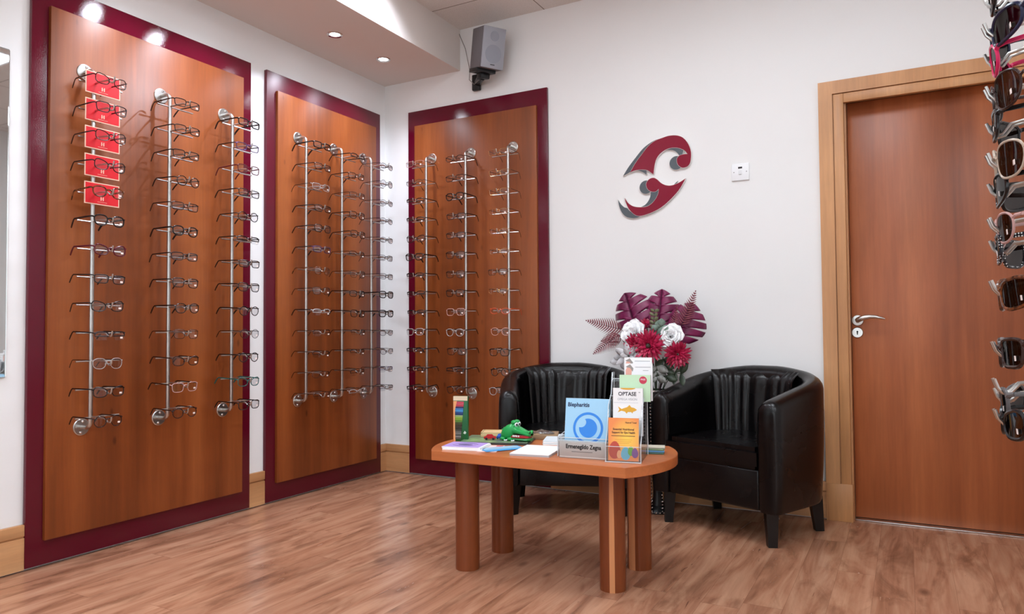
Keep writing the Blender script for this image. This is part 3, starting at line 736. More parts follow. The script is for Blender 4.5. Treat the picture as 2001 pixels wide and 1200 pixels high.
MB().prism(rect(-0.014, 0.0, 0.05, 0.15), 0.0015, 0.0018, 'z').obj('pale_print', C('leaflet_bluegrey', 150, 184, 206, 0.5), t)
# white pad
t = thing('note_pad', 'thick white pad lying flat in front of the acrylic holder', 'pad', (1.768, -1.318, TZ), (0, 0, math.radians(9)))
MB().prism(rect(0, 0, 0.150, 0.205), 0.0, 0.0065, 'z').obj('pages', C('pad_grey', 176, 180, 186, 0.5), t)
MB().prism(rect(0, 0, 0.150, 0.205), 0.0065, 0.0085, 'z').obj('top_sheet', MT['paper'], t)
# white booklets behind
t = thing('booklet_stack', 'stack of white booklets behind the acrylic holder', 'booklets', (1.735, -1.055, TZ), (0, 0, math.radians(20)))
for i in range(4):
    MB().prism(rect(0.002*(i % 2), 0.003*i, 0.115, 0.20, 0.02*(-1)**i), 0.004*i, 0.004*i+0.0037, 'z').obj('booklet', C('booklet_pale', 214, 222, 226, 0.5) if i % 2 else MT['paper'], t)
# picture book tray with toys
t = thing('picture_book', 'large flat green and grey picture book under the crocodile toy', 'book', (1.505, -1.148, TZ), (0, 0, math.radians(17)))
MB().prism(rect(0, 0, 0.285, 0.200), 0.0, 0.008, 'z', bev=0.001).obj('cover', C('book_dark', 58, 58, 56, 0.3), t)
MB().prism(rect(-0.004, 0.003, 0.275, 0.190), 0.008, 0.0088, 'z').obj('green_print', M_leaf('book_print', srgb(138, 172, 112), srgb(92, 104, 92), 0.35, 14), t)
t = thing('wooden_box', 'pale tan box behind the red toy car', 'box', (1.452, -1.070, TZ+0.0092), (0, 0, math.radians(24)))
MB().box(-0.066, 0.066, -0.045, 0.045, 0, 0.014, 0.001).box(-0.066, 0.066, -0.045, -0.040, 0.014, 0.019).box(-0.066, 0.066, 0.040, 0.045, 0.014, 0.019).box(-0.066, -0.061, -0.045, 0.045, 0.014, 0.019).box(0.061, 0.066, -0.045, 0.045, 0.014, 0.019).obj('tray', C('tan_box', 214, 184, 136, 0.5), t)
MB().box(-0.060, 0.060, -0.039, 0.039, 0.0138, 0.0165, 0.0005).obj('lid', C('tan_lid', 222, 190, 142, 0.5), t)
# red toy car, blue toy car
def toy_car(loc, rz, col, label, s=1.0):
    t = thing('toy_car', label, 'toy', loc, (0, 0, rz))
    b = MB().prism([(-0.024*s, 0.004), (0.024*s, 0.004), (0.025*s, 0.012), (0.014*s, 0.014), (0.008*s, 0.021), (-0.012*s, 0.021), (-0.018*s, 0.014), (-0.025*s, 0.012)], -0.010, 0.010, 'y', bev=0.0018)
    b.obj('body', col, t)
    for sx in (-1, 1):
        for sy in (-1, 1):
            MB().lathe([(0.005, 0), (0.005, 0.004), (0, 0.0042)], 14, Matrix.Translation((sx*0.014*s, sy*0.0085, 0.005)) @ Matrix.Rotation(PI/2 if sy < 0 else -PI/2, 4, 'X')).obj('wheel', MT['black'], t)
toy_car((1.482, -1.182, TZ+0.0092), math.radians(24), C('toy_red', 188, 24, 34, 0.25), 'small red toy car on the picture book')
toy_car((1.512, -1.142, TZ+0.0092), math.radians(80), C('toy_blue', 44, 92, 178, 0.25), 'small blue toy car beside the crocodile', 0.8)
# crocodile toy
t = thing('crocodile_toy', 'green plastic crocodile toy with open red mouth on the picture book', 'toy', (1.588, -1.150, TZ+0.0092), (0, 0, math.radians(-4)))
CG = C('croc_green', 32, 150, 74, 0.22); CGD = C('croc_green_jaw', 40, 128, 66, 0.25); CR = C('croc_red', 176, 28, 36, 0.3); CW = MT['white_plastic']
def oval_sec(x, w, z0, z1, n=16, p=2.4):
    zc, hh = (z0+z1)/2, (z1-z0)/2
    return [(x, w*math.copysign(abs(math.cos(2*PI*k/n))**(2/p), math.cos(2*PI*k/n)), zc+hh*math.copysign(abs(math.sin(2*PI*k/n))**(2/p), math.sin(2*PI*k/n))) for k in range(n)]
bd = MB()
secs = [(-0.072, 0.004, 0.010, 0.020), (-0.066, 0.016, 0.004, 0.034), (-0.054, 0.026, 0.001, 0.050), (-0.038, 0.032, 0.0, 0.062), (-0.020, 0.034, 0.002, 0.069), (-0.006, 0.032, 0.012, 0.071), (0.002, 0.026, 0.028, 0.070), (0.006, 0.014, 0.040, 0.062)]
bd.grid([oval_sec(*s) for s in secs], closed_u=True)
rk = random.Random(3)
for i in range(7):
    for j in (-1, 0, 1):
        x = -0.060+0.009*i; w = 0.026+0.0012*i
        bd.ball((x, j*0.012, 0.046+0.004*i-abs(j)*0.005), 0.0042, 1, (1, 1, 0.8))
bd.obj('body', CG, t)
ju = MB()
secs = [(-0.012, 0.028, 0.022, 0.062), (0.0, 0.030, 0.026, 0.062), (0.016, 0.029, 0.027, 0.054), (0.034, 0.026, 0.025, 0.046), (0.050, 0.024, 0.022, 0.040), (0.062, 0.023, 0.020, 0.038), (0.070, 0.020, 0.020, 0.036), (0.074, 0.010, 0.023, 0.033)]
ju.grid([oval_sec(*s) for s in secs], closed_u=True)
for i in range(5):
    for j in (-1, 1): ju.ball((0.010+0.009*i, j*0.010, 0.0535-0.0035*i), 0.0038, 1, (1, 1, 0.7))
for j in (-1, 1): ju.ball((0.066, j*0.011, 0.037), 0.0085, 2, (0.9, 0.9, 0.85))
ju.obj('upper_jaw', CG, t)
for j in (-1, 1): MB().ball((0.0725, j*0.0125, 0.036), 0.0042, 1, (0.7, 1, 1.1)).obj('nostril', MT['black'], t)
jl = MB(); secs = [(-0.030, 0.026, 0.0, 0.016), (-0.01, 0.029, 0.0, 0.016), (0.02, 0.029, 0.0, 0.015), (0.048, 0.026, 0.0, 0.014), (0.064, 0.022, 0.0, 0.014), (0.071, 0.012, 0.001, 0.013)]
jl.grid([oval_sec(*s) for s in secs], closed_u=True); bmesh.ops.holes_fill(jl.bm, edges=jl.bm.edges[:]); jl.obj('lower_jaw', CGD, t)
MB().prism([(-0.03, -0.024), (0.02, -0.0265), (0.05, -0.0235), (0.066, -0.014), (0.066, 0.014), (0.05, 0.0235), (0.02, 0.0265), (-0.03, 0.024)], 0.014, 0.024, 'z').obj('mouth', CR, t)
for k in range(8):
    for j in (-1, 1):
        x = 0.002+0.0082*k; w = 0.0268-0.00005*k*k*6
        MB().box(x-0.0027, x+0.0027, j*w-0.0022, j*w+0.0022, 0.0170, 0.0245, 0.0009).obj('tooth', CW, t)
for j in (-1, 1):
    e = MB().ball((0.0055, j*0.011, 0.066), 0.0092, 2, (0.8, 0.85, 1.2)).obj('eye', CW, t)
    MB().ball((0.0108, j*0.011-0.0034, 0.0655), 0.0048, 1, (0.8, 0.9, 1.2)).obj('pupil', MT['black'], e)
    br = MB().ball((-0.004, j*0.011, 0.0735), 0.0125, 2, (1.15, 0.9, 0.8)).obj('brow', CG, t)
for sx, x in ((-1, -0.048), (1, -0.014)):
    for j in (-1, 1):
        MB().ball((x, j*0.030, 0.008), 0.010, 2, (1.2, 0.8, 0.7)).ball((x+0.012, j*0.034, 0.004), 0.0055, 1, (1.3, 1, 0.7)).obj('foot', CG, t)
        MB().ball((x+0.020, j*0.030, 0.003), 0.0035, 1).ball((x+0.021, j*0.036, 0.003), 0.0035, 1).ball((x+0.017, j*0.041, 0.003), 0.0035, 1).obj('claws', CW, t)
# flat brown box with a clear wrapper
t = thing('flat_box', 'flat brown box behind the crocodile toy, its clear wrapper on top', 'box', (1.622, -0.995, TZ), (0, 0, math.radians(22)))
MB().box(-0.075, 0.075, -0.055, 0.055, 0, 0.022, 0.002).obj('carton', C('brown_box', 150, 122, 92, 0.5), t)
wr = MB(); rk = random.Random(9)
for i in range(9):
    wr.ball((rk.uniform(-0.05, 0.05), rk.uniform(-0.04, 0.02), 0.026), rk.uniform(0.010, 0.018), 2, (1.4, 1.1, 0.55))
for v in wr.bm.verts: v.co += Vector((rk.uniform(-1, 1), rk.uniform(-1, 1), rk.uniform(-1, 1)))*0.0016
wr.obj('crumpled_wrapper', M_glass('cellophane', (0.86, 0.88, 0.90, 1), 0.22, 0.12), t, sharp=20)

# acrylic holder with blue leaflets
def sheet_M(o, rx=0.0, rz=0.0):      # text and artwork plane: local x right, y up, facing -Y
    return Matrix.Translation(o) @ Matrix.Rotation(rz, 4, 'Z') @ Matrix.Rotation(PI/2+rx, 4, 'X')
hz = math.radians(5.5)
t = thing('acrylic_holder', 'clear acrylic leaflet holder with a grey name plate on its front', 'leaflet holder', (1.976, -1.366, TZ), (0, 0, hz))
cl = MB()
cl.box(-0.098, 0.094, 0.010, 0.014, 0.0, 0.070).box(-0.098, 0.094, 0.010, 0.085, 0.0, 0.004).box(-0.098, 0.094, 0.074, 0.078, 0.0, 0.12)
cl.box(-0.098, -0.094, 0.010, 0.078, 0.0, 0.070).box(0.090, 0.094, 0.010, 0.078, 0.0, 0.070)
cl.obj('pocket', MT['clear'], t)
eg = MB()
for x in (-0.098, -0.086): eg.tube([(x, 0.004, 0.002), (x, 0.004, 0.072)], 0.0020, 6)
for z in (0.060, 0.070): eg.tube([(-0.100, 0.004, z), (0.092, 0.004, z)], 0.0016, 6)
eg.tube([(-0.098, 0.004, 0.070), (-0.098, 0.03, 0.074), (-0.090, 0.07, 0.085), (-0.090, 0.076, 0.10)], 0.0018, 6).tube([(0.092, 0.012, 0.07), (0.092, 0.072, 0.12)], 0.0014, 6)
eg.obj('polished_edges', MT['clear_edge'], t)
bl = MB().box(-0.088, 0.091, -0.010, 0.004, 0.0, 0.0585, 0.001).obj('name_plate', C('plate_grey', 176, 174, 170, 0.25), t)
text('Ermenegildo Zegna', 0.0210, MT['black'], bl, sheet_M((0.002, -0.0103, 0.035)), align='CENTER', bold=0.0006, width=0.80)
MB().box(-0.042, 0.036, -0.0106, -0.0101, 0.0225, 0.0245).obj('small_print', C('plate_print', 110, 108, 106), bl)
MB().box(-0.088, 0.091, -0.0104, -0.0098, 0.004, 0.006).obj('plate_edge', C('plate_edge', 224, 222, 218), bl)
SKY = C('leaflet_sky', 160, 208, 238, 0.45); EYB = C('leaflet_eye_blue', 52, 136, 226, 0.45); SKL = C('leaflet_eye_light', 176, 218, 242, 0.45)
t = thing('leaflet_stack', 'pale blue leaflets with a blue eye, standing in the acrylic holder', 'leaflets', (1.974, -1.344, TZ+0.006), (math.radians(-9), 0, hz))
MB().box(-0.082, 0.086, 0.0, 0.012, 0, 0.204).obj('leaflets', C('leaflet_edges', 214, 222, 226), t)
MB().box(-0.082, 0.086, -0.0012, 0, 0, 0.2035).obj('cover', SKY, t)
cv = sheet_M((0.006, -0.0014, 0.098))
def disc(r, n=40, c=(0, 0)): return [(c[0]+r*math.cos(2*PI*k/n), c[1]+r*math.sin(2*PI*k/n)) for k in range(n)]
rg2 = MB(); rows = [[(r*math.cos(2*PI*k/48), r*math.sin(2*PI*k/48), 0.0002) for k in range(48)] for r in (0.0475, 0.0565)]
rg2.grid(rows, closed_u=True, M=cv)
an = [(-0.0335*math.cos(0), 0)]
iris = []
for k in range(41):
    a = math.radians(112-(112+360-176)*0-k*(296/40.0)); iris.append((0.034*math.cos(a), 0.034*math.sin(a)))
# notch cut out of the iris at the upper left
c0 = iris[-1]; c1 = iris[0]
mx_, my_ = (-0.024, 0.024)
nt_ = []
a0 = math.atan2(c0[1]-my_, c0[0]-mx_); a1 = math.atan2(c1[1]-my_, c1[0]-mx_)
while a1 < a0: a1 += 2*PI
rad0 = math.hypot(c0[0]-mx_, c0[1]-my_); rad1 = math.hypot(c1[0]-mx_, c1[1]-my_)
for k in range(1, 14):
    f = k/14; a = a0+(a1-a0)*f; rr = rad0+(rad1-rad0)*f; nt_.append((mx_+rr*math.cos(a), my_+rr*math.sin(a)))
rg2.prism(iris+nt_, 0.0, 0.0003, 'z', M=cv)
rg2.obj('eye_logo', EYB, t)
text('Blepharitis', 0.0205, C('leaflet_navy', 26, 44, 84), t, sheet_M((-0.074, -0.0014, 0.174)), bold=0.0006, width=0.95)

# tiered clear stand with leaflets
sz = math.radians(10.9)
st = thing('tiered_stand', 'tall clear acrylic stand with leaflet pockets at the front corner of the table', 'leaflet stand', (2.131, -1.386, TZ), (0, 0, sz))
TI = [(0.0, 0.0), (0.055, 0.085), (0.10, 0.165), (0.135, 0.225)]
k = MB()
k.box(-0.060, 0.060, 0.0, 0.19, 0.0, 0.004)
for d, z in TI:
    k.box(-0.058, 0.058, d-0.004, d-0.001, max(0.004, z-0.02), z+0.055)
    k.box(-0.058, 0.058, d, d+0.035, max(0.004, z), max(0.004, z)+0.003)
k.obj('pockets', MT['clear'], st)
s2 = MB()
for x in (-0.060, 0.057): s2.prism([(0.0, 0.0), (0.19, 0.0), (0.19, 0.30), (0.15, 0.30), (0.125, 0.225), (0.065, 0.19), (0.035, 0.10), (0.0, 0.06)], x, x+0.003, 'x')
s2.obj('side_panels', MT['clear'], st)
ed = MB()
for x in (-0.0605, 0.0605):
    ed.tube([(x, 0.19, 0.0), (x, 0.19, 0.30), (x, 0.15, 0.30), (x, 0.125, 0.225), (x, 0.065, 0.19), (x, 0.035, 0.10), (x, 0.0, 0.06), (x, 0, 0.0)], 0.0016, 6)
for d, z in TI: ed.tube([(-0.06, d-0.004, z+0.055), (0.06, d-0.004, z+0.055)], 0.0012, 6)
ed.tube([(-0.062, -0.004, 0.002), (0.062, -0.004, 0.002)], 0.002, 6)
ed.obj('polished_edges', MT['clear_edge'], st)
def stand_item(name, label, d, z, h, w, m, th=0.010, x=0.0, tilt=-6, cat='leaflets'):
    c = Matrix.Rotation(sz, 4, 'Z') @ Vector((x, d, z))
    t = thing(name, label, cat, (2.131+c.x, -1.386+c.y, TZ+z), (math.radians(tilt), 0, sz))
    MB().box(-w/2, w/2, 0.0, th, 0, h).obj('leaflets', C('leaflet_edges', 214, 222, 226), t)
    MB().box(-w/2, w/2, -0.001, 0, 0, h).obj('cover', m, t)
    return t
def M_orange():
    m = mat('orange_print', srgb(240, 150, 70), 0.4); t = NT(m); tc = t.n('ShaderNodeTexCoord'); mp = t.n('ShaderNodeMapping')
    mp.inputs['Location'].default_value = (-0.012*16, 0, -0.078*13); mp.inputs['Scale'].default_value = (16, 1, 13); t.l(tc.outputs['Object'], mp.inputs['Vector'])
    g = t.n('ShaderNodeTexGradient', gradient_type='SPHERICAL'); t.l(mp.outputs['Vector'], g.inputs['Vector'])
    t.base(t.ramp(g.outputs['Fac'], [(0.0, srgb(238, 142, 78)), (0.35, srgb(242, 172, 82)), (0.9, srgb(250, 206, 84))])); return m
BRN = C('print_brown', 104, 62, 40)
t = stand_item('leaflet_stack', 'orange leaflets with coloured egg shapes in the lowest pocket of the clear stand', 0.003, 0.006, 0.146, 0.105, M_orange(), tilt=-7)
text('Nutrof Total', 0.0075, BRN, t, sheet_M((0.006, -0.0012, 0.128)), bold=0.0002)
text('Essential Nutritional', 0.0100, BRN, t, sheet_M((0, -0.0012, 0.104)), align='CENTER', bold=0.0003, width=0.90)
text('Support for Eye Health', 0.0100, BRN, t, sheet_M((0, -0.0012, 0.093)), align='CENTER', bold=0.0003, width=0.86)
MB().box(-0.042, 0.040, -0.0014, -0.001, 0.0835, 0.0855).obj('small_print', BRN, t)
for i, (x, w) in enumerate(((0.0, 0.03), (0.0, 0.027), (0.004, 0.020))): MB().box(-w, w, -0.0014, -0.001, 0.071-0.006*i, 0.0722-0.006*i).obj('small_print', C('print_gold', 214, 150, 60), t)
def blob(cx, cz, a, b, n=24): return [(cx+a*math.cos(2*PI*k/n)*(1-0.14*math.sin(2*PI*k/n)), cz+b*math.sin(2*PI*k/n)) for k in range(n)]
for nm, cx, cz, a, b, c in (('egg_shape', -0.030, 0.036, 0.020, 0.030, (190, 74, 58)), ('egg_shape', -0.014, 0.022, 0.008, 0.014, (240, 176, 130)), ('egg_shape', 0.026, 0.034, 0.010, 0.016, (110, 178, 70)), ('egg_shape', 0.008, 0.025, 0.016, 0.022, (104, 186, 214)), ('egg_shape', 0.040, 0.028, 0.011, 0.017, (130, 84, 150))):
    MB().prism(blob(cx, cz, a, b), -0.0016-0.0001*cx*10, -0.001, 'y').obj(nm, C('egg_%d' % c[0], *c), t)
t = stand_item('leaflet_stack', 'white leaflets with a golden fish in the second pocket of the clear stand', 0.060, 0.085, 0.166, 0.105, MT['paper'], th=0.016, x=0.008, tilt=-5)
GLD = C('fish_gold', 226, 168, 48)
text('OPTASE', 0.0190, C('print_charcoal', 52, 52, 58), t, sheet_M((-0.002, -0.0012, 0.139)), align='CENTER', bold=0.0004, width=0.95)
text('™', 0.008, C('print_charcoal', 52, 52, 58), t, sheet_M((0.036, -0.0012, 0.147)))
text('OMEGA VISION', 0.0105, C('print_light_grey', 158, 162, 166), t, sheet_M((-0.002, -0.0012, 0.123)), align='CENTER', width=0.95)
MB().prism([(0.027*math.cos(PI+PI*k/12), 0.166+0.006*math.sin(PI+PI*k/12)) for k in range(13)], -0.0014, -0.001, 'y').obj('gold_tab', GLD, t)
for x0, x1, z in ((-0.05, 0.036, 0.114), (-0.046, 0.032, 0.0575), (-0.046, 0.032, 0.050)): MB().box(x0, x1, -0.0013, -0.001, z, z+0.0007).obj('rule_line', C('print_rule', 150, 158, 176), t)
fish = [(0.032, 0.090), (0.024, 0.096), (0.012, 0.099), (0.006, 0.107), (-0.002, 0.099), (-0.014, 0.095), (-0.022, 0.092), (-0.034, 0.101), (-0.030, 0.089), (-0.036, 0.080), (-0.022, 0.086), (-0.010, 0.083), (-0.004, 0.076), (0.0, 0.082), (0.012, 0.082), (0.016, 0.077), (0.018, 0.083), (0.026, 0.086)]
MB().prism(fish, -0.0016, -0.001, 'y').obj('fish_picture', GLD, t)
t = stand_item('leaflet_stack', 'pale green leaflets with a red round badge in the third pocket of the clear stand', 0.105, 0.200, 0.095, 0.110, C('leaflet_mint', 196, 226, 190, 0.45), th=0.014, x=0.028, tilt=-4)
t2 = MB().prism(disc(0.0135, 28, (0.029, 0.0765)), -0.0016, -0.001, 'y').obj('round_badge', C('badge_red', 196, 52, 78), t)
text('FREE', 0.0085, MT['paper'], t2, sheet_M((0.029, -0.0017, 0.076)), align='CENTER')
for nm, d, z, hgt, x, lb in (('leaflet_stack', 0.142, 0.200, 0.134, 0.036, 'white leaflets with a face picture, the front of the two in the top pocket'), ('leaflet_stack', 0.160, 0.215, 0.140, 0.032, 'white leaflets standing rearmost in the top pocket of the clear stand')):
    t = stand_item(nm, lb, d, z, hgt, 0.100, MT['paper'], th=0.010, x=x, tilt=-3)
    fp = MB().prism([(-0.046, hgt-0.05), (-0.026, hgt-0.05), (-0.024, hgt-0.026), (-0.030, hgt-0.012), (-0.040, hgt-0.012), (-0.046, hgt-0.024)], -0.0013, -0.001, 'y').obj('face_picture', C('face_peach', 230, 170, 152), t)
    MB().prism([(-0.046, hgt-0.012), (-0.030, hgt-0.003), (-0.018, hgt-0.018), (-0.021, hgt-0.030), (-0.030, hgt-0.016), (-0.042, hgt-0.014)], -0.0015, -0.001, 'y').obj('hair_picture', C('face_hair', 150, 142, 136), t)
    MB().box(-0.012, 0.044, -0.0013, -0.001, hgt-0.0140, hgt-0.0123).box(0.016, 0.036, -0.0013, -0.001, hgt-0.026, hgt-0.0245).obj('small_print', C('print_mid_grey', 140, 140, 142), t)
# cards behind the stand
for i, (c, ang, lb) in enumerate((((78, 112, 96), 14, 'dark green card at the bottom of the small card pile'), ((96, 156, 206), 18, 'blue card in the small card pile beside the clear stand'), ((134, 160, 122), 10, 'green card in the small card pile beside the clear stand'), ((206, 200, 180), 16, 'cream card on top of the small card pile'))):
    t = thing('pocket_card', lb, 'card', (2.172, -1.150+0.004*i, TZ+0.0062*i), (0, 0, math.radians(ang)))
    MB().box(-0.034, 0.030, -0.028, 0.028, 0, 0.0058, 0.0005).obj('card_block', C('card_%d' % i, *c), t)
    MB().box(-0.034, 0.030, -0.0283, -0.0278, 0.001, 0.0022).obj('printed_line', C('card_line', 60, 62, 60), t)

# ------------------------------------------------------------------ vase and bouquet
VX, VY = 1.888, -0.225
t = thing('floor_vase', 'tall black floor vase with silver bead strings between the armchairs', 'vase', (VX, VY, 0))
MB().lathe([(0.0, 0.0), (0.066, 0.0), (0.068, 0.006), (0.060, 0.016), (0.034, 0.034), (0.024, 0.07), (0.022, 0.12), (0.028, 0.2), (0.040, 0.32), (0.052, 0.44), (0.060, 0.55), (0.064, 0.60), (0.058, 0.60), (0.05, 0.5), (0.0, 0.46)], 28).obj('body', MT['black'], t)
ring_ = MB()
for kk in range(22): ring_.ball((0.066*math.cos(2*PI*kk/22), 0.066*math.sin(2*PI*kk/22), 0.008), 0.0052, 1)
ring_.obj('base_beads', MT['chrome'], t)
for ang in (-100, -145, -55, 20, 140):
    bs = MB(); a = math.radians(ang)
    for kk in range(36):
        z = 0.016+0.0162*kk; bs.ball((0.066*math.cos(a), 0.066*math.sin(a), z), 0.0062 if kk % 2 else 0.0042, 1)
    bs.obj('bead_string', MT['chrome'], t)
MB().lathe([(0.064, 0.596), (0.070, 0.598), (0.070, 0.606), (0.058, 0.606), (0.058, 0.596)], 28).obj('rim', MT['chrome'], t)

def stem(pts, r, m, parent, name='stem'): return MB().tube(pts, r, 6).obj(name, m, parent)
LEAFM = M_leaf('plum_leaf', srgb(96, 22, 62), srgb(128, 34, 82), 0.38, 22); FERN = M_leaf('dusky_fern', srgb(112, 48, 58), srgb(140, 74, 80), 0.5, 60)
VEIN = C('plum_vein', 70, 14, 46); GST = C('stem_green', 60, 72, 54); EUC = M_leaf('eucalyptus', srgb(128, 150, 138), srgb(92, 112, 98), 0.5, 40); SILV = M_leaf('silver_leaf', srgb(206, 204, 206), srgb(172, 172, 176), 0.45, 30)
DKG = M_leaf('dark_leaf', srgb(44, 56, 44), srgb(66, 78, 62), 0.4, 40)
SRC = Vector((VX, VY, 0.585))
def frame(base, tip, face=(-0.3, -1, 0.15), roll=0.0):
    """matrix with +Y along base->tip and +Z facing the viewer side"""
    y = (Vector(tip)-Vector(base)).normalized(); z = Vector(face); z = (z-y*z.dot(y)).normalized()
    x = y.cross(z); M = Matrix((x, y, z)).transposed().to_4x4(); M.translation = Vector(base)
    return M @ Matrix.Rotation(roll, 4, 'Y')
def monstera(base, tip, label, width=0.9, face=(-0.25, -1, 0.2), roll=0.0, seed=0):
    t = thing('monstera_leaf', label, 'leaf', tuple(base)); Lh = (Vector(tip)-Vector(base)).length
    M = Matrix.Translation(-Vector(base)) @ frame(base, tip, face, roll)
    rr = random.Random(seed); lf = MB(); tb = lf.bm
    for s in (-1, 1):
        # half blade between the midrib and the lobed margin
        marg = []
        lobes = 5
        N = 90
        for k in range(N+1):
            u = k/N
            prof = math.sin(PI*(0.10+0.90*u)**0.75)**0.75 if u < 1 else 0
            ph = (u*lobes*0.96+0.12) % 1.0
            cut = 1.0
            d = min(ph, 1-ph)
            if 0.10 < u < 0.93 and d < 0.16: cut = 0.34+0.5*(d/0.16)**1.5*1.3
            cut = min(1, cut)
            marg.append((u, prof*cut))
        NB = 6
        rows = []
        for j in range(NB+1):
            f = j/NB; row = []
            for (u, w) in marg:
                x = s*w*f*Lh*0.56*width; yy = (u*1.02-0.02)*Lh+f*w*Lh*0.16
                z = 0.012*math.sin(f*PI)*1.0-0.05*(f*w)**2*Lh/0.2-0.10*(u-0.3)**2*Lh
                row.append((x, yy, z))
            rows.append(row)
        lf.grid(rows if s > 0 else [r_[::-1] for r_ in rows], M=M)
    o = lf.obj('blade', LEAFM, t, sharp=0)
    sm = o.modifiers.new('thick', 'SOLIDIFY'); sm.thickness = 0.0008
    MB().tube([M @ Vector((0, Lh*q, 0.003-0.10*(q-0.3)**2*Lh)) for q in (0, 0.25, 0.5, 0.75, 0.98)], [0.0028, 0.0024, 0.002, 0.0015, 0.0008], 6).obj('midrib', VEIN, t)
    stem([SRC-Vector(base)+Vector((0, 0, -0.05)), (SRC-Vector(base))*0.5+Vector((0, -0.01, 0.0)), Vector((0, 0, 0))], 0.003, GST, t)
    return t
monstera((1.782, -0.190, 0.880), (1.700, -0.150, 1.098), 'plum monstera leaf above the white bloom nearest the board', 0.95, (-0.35, -1, 0.15), 0.15, 1)
monstera((1.885, -0.185, 0.900), (1.898, -0.140, 1.112), 'plum monstera leaf standing in the middle of the bouquet', 0.80, (0.1, -1, 0.2), 0.0, 2)
monstera((1.975, -0.200, 0.850), (2.065, -0.170, 1.035), 'plum monstera leaf on the door side of the bouquet', 0.92, (0.2, -1, 0.25), -0.15, 3)
def fern(base, tip, label, width=0.075, npn=15, face=(0, -1, 0.2)):
    t = thing('fern_frond', label, 'leaf', tuple(base)); Lh = (Vector(tip)-Vector(base)).length
    M = Matrix.Translation(-Vector(base)) @ frame(base, tip, face)
    fb = MB()
    for k in range(npn):
        u = (k+0.6)/npn; w = width*(1-u)**0.75*(0.45+0.55*min(1, u*4+0.3))
        for s in (-1, 1):
            p0 = Vector((0, u*Lh, -0.05*u*u*Lh)); d = Vector((s, 0.35, 0)).normalized()
            wd = Lh/npn*0.34
            rows = []
            for j in range(5):
                f = j/4; c = p0+d*w*f+Vector((0, w*f*f*0.35, -0.12*w*f*f)); hw_ = wd*(0.7+0.5*math.sin(PI*min(1, f*1.1)))*(1-f)**0.5
                rows.append([M @ (c+Vector((0, -hw_, 0))), M @ (c+Vector((0, 0, 0.0012))), M @ (c+Vector((0, hw_, 0)))])
            fb.grid(rows)
    o = fb.obj('pinnae', FERN, t, sharp=0); sm = o.modifiers.new('thick', 'SOLIDIFY'); sm.thickness = 0.0007
    pts = [SRC-Vector(base)+Vector((0, 0, -0.04)), (SRC-Vector(base))*0.4]+[M @ Vector((0, q*Lh, -0.05*q*q*Lh)) for q in (0, 0.3, 0.6, 1.0)]
    stem(pts, [0.002, 0.002, 0.0018, 0.0015, 0.001, 0.0005], VEIN, t)
fern((1.715, -0.235, 0.905), (1.514, -0.245, 0.958), 'fern frond reaching out level, highest on the armchair-back side', 0.058, 16)
fern((1.712, -0.270, 0.880), (1.570, -0.285, 0.782), 'fern frond drooping lowest over the first armchair', 0.060, 16)
fern((1.720, -0.255, 0.860), (1.600, -0.245, 0.850), 'short fern frond between the level frond and the drooping frond', 0.055, 12)
fern((2.020, -0.225, 0.925), (2.086, -0.205, 1.098), 'fern frond rising past the top of the door-side leaf', 0.052, 15, (0.1, -1, 0.2))
fern((1.985, -0.255, 0.90), (2.000, -0.235, 1.025), 'slim fern frond in front of the door-side plum leaf', 0.032, 12)
def petals(mb, n, r0, L, wd, elev, cup, tipz, M, ph=0.0, point=1.0, rnd=None):
    for k in range(n):
        a = 2*PI*(k+ph)/n+(rnd.uniform(-0.12, 0.12) if rnd else 0); el = elev+(rnd.uniform(-0.12, 0.12) if rnd else 0); Lk = L*(rnd.uniform(0.88, 1.1) if rnd else 1)
        rows = []
        for j in range(6):
            f = j/5
            w = wd*(math.sin(PI*min(0.97, 0.12+0.62*f))**0.8)*((1-f)**(0.55*point) if f > 0.5 else 1)*(1.0 if f < 0.5 else 1.35)
            r = r0+Lk*f*math.cos(el); z = Lk*f*math.sin(el)+tipz*f*f
            row = []
            for q in (-1, 0, 1):
                row.append(M @ Vector((r*math.cos(a)-q*w*math.sin(a), r*math.sin(a)+q*w*math.cos(a), z+cup*abs(q)*w)))
            rows.append(row)
        mb.grid(rows)
def bloom(kind, c, r, label, m, face, layers, heart=None, point=1.0, seed=0):
    t = thing(kind, label, 'flower', c); rr = random.Random(seed)
    z = Vector(face).normalized(); x = Vector((0, 0, 1)).cross(z).normalized(); y = z.cross(x)
    M = Matrix((x, y, z)).transposed().to_4x4()
    mb = MB()
    for i, (n, rf, el, wd, cup, tz) in enumerate(layers):
        petals(mb, n, r*0.08, r*rf, r*wd, el, cup, r*tz, M, i*0.5, point, rr)
    o = mb.obj('petals', m, t, sharp=0); sm = o.modifiers.new('thick', 'SOLIDIFY'); sm.thickness = 0.0009
    if heart: MB().ball(M @ Vector((0, 0, r*0.16)), r*0.16, 2).obj('heart', heart, t)
    sv = SRC-Vector(c)
    stem([sv+Vector((0, 0, -0.05)), sv*0.5+Vector((0, 0.03, 0)), M @ Vector((0, 0, -0.015)), M @ Vector((0, 0, 0.0))], 0.0028, GST, t)
    return t
REDP = M_leaf('crimson_petal', srgb(150, 14, 50), srgb(204, 40, 88), 0.42, 45); WHT = M_leaf('white_petal', srgb(254, 254, 254), srgb(248, 248, 249), 0.6, 50); WHT.node_tree.nodes['Principled BSDF'].inputs['Subsurface Weight'].default_value = 0.0; WHT.node_tree.nodes['Principled BSDF'].inputs['Subsurface Scale'].default_value = 0.02; HRT = C('flower_heart', 66, 62, 52)
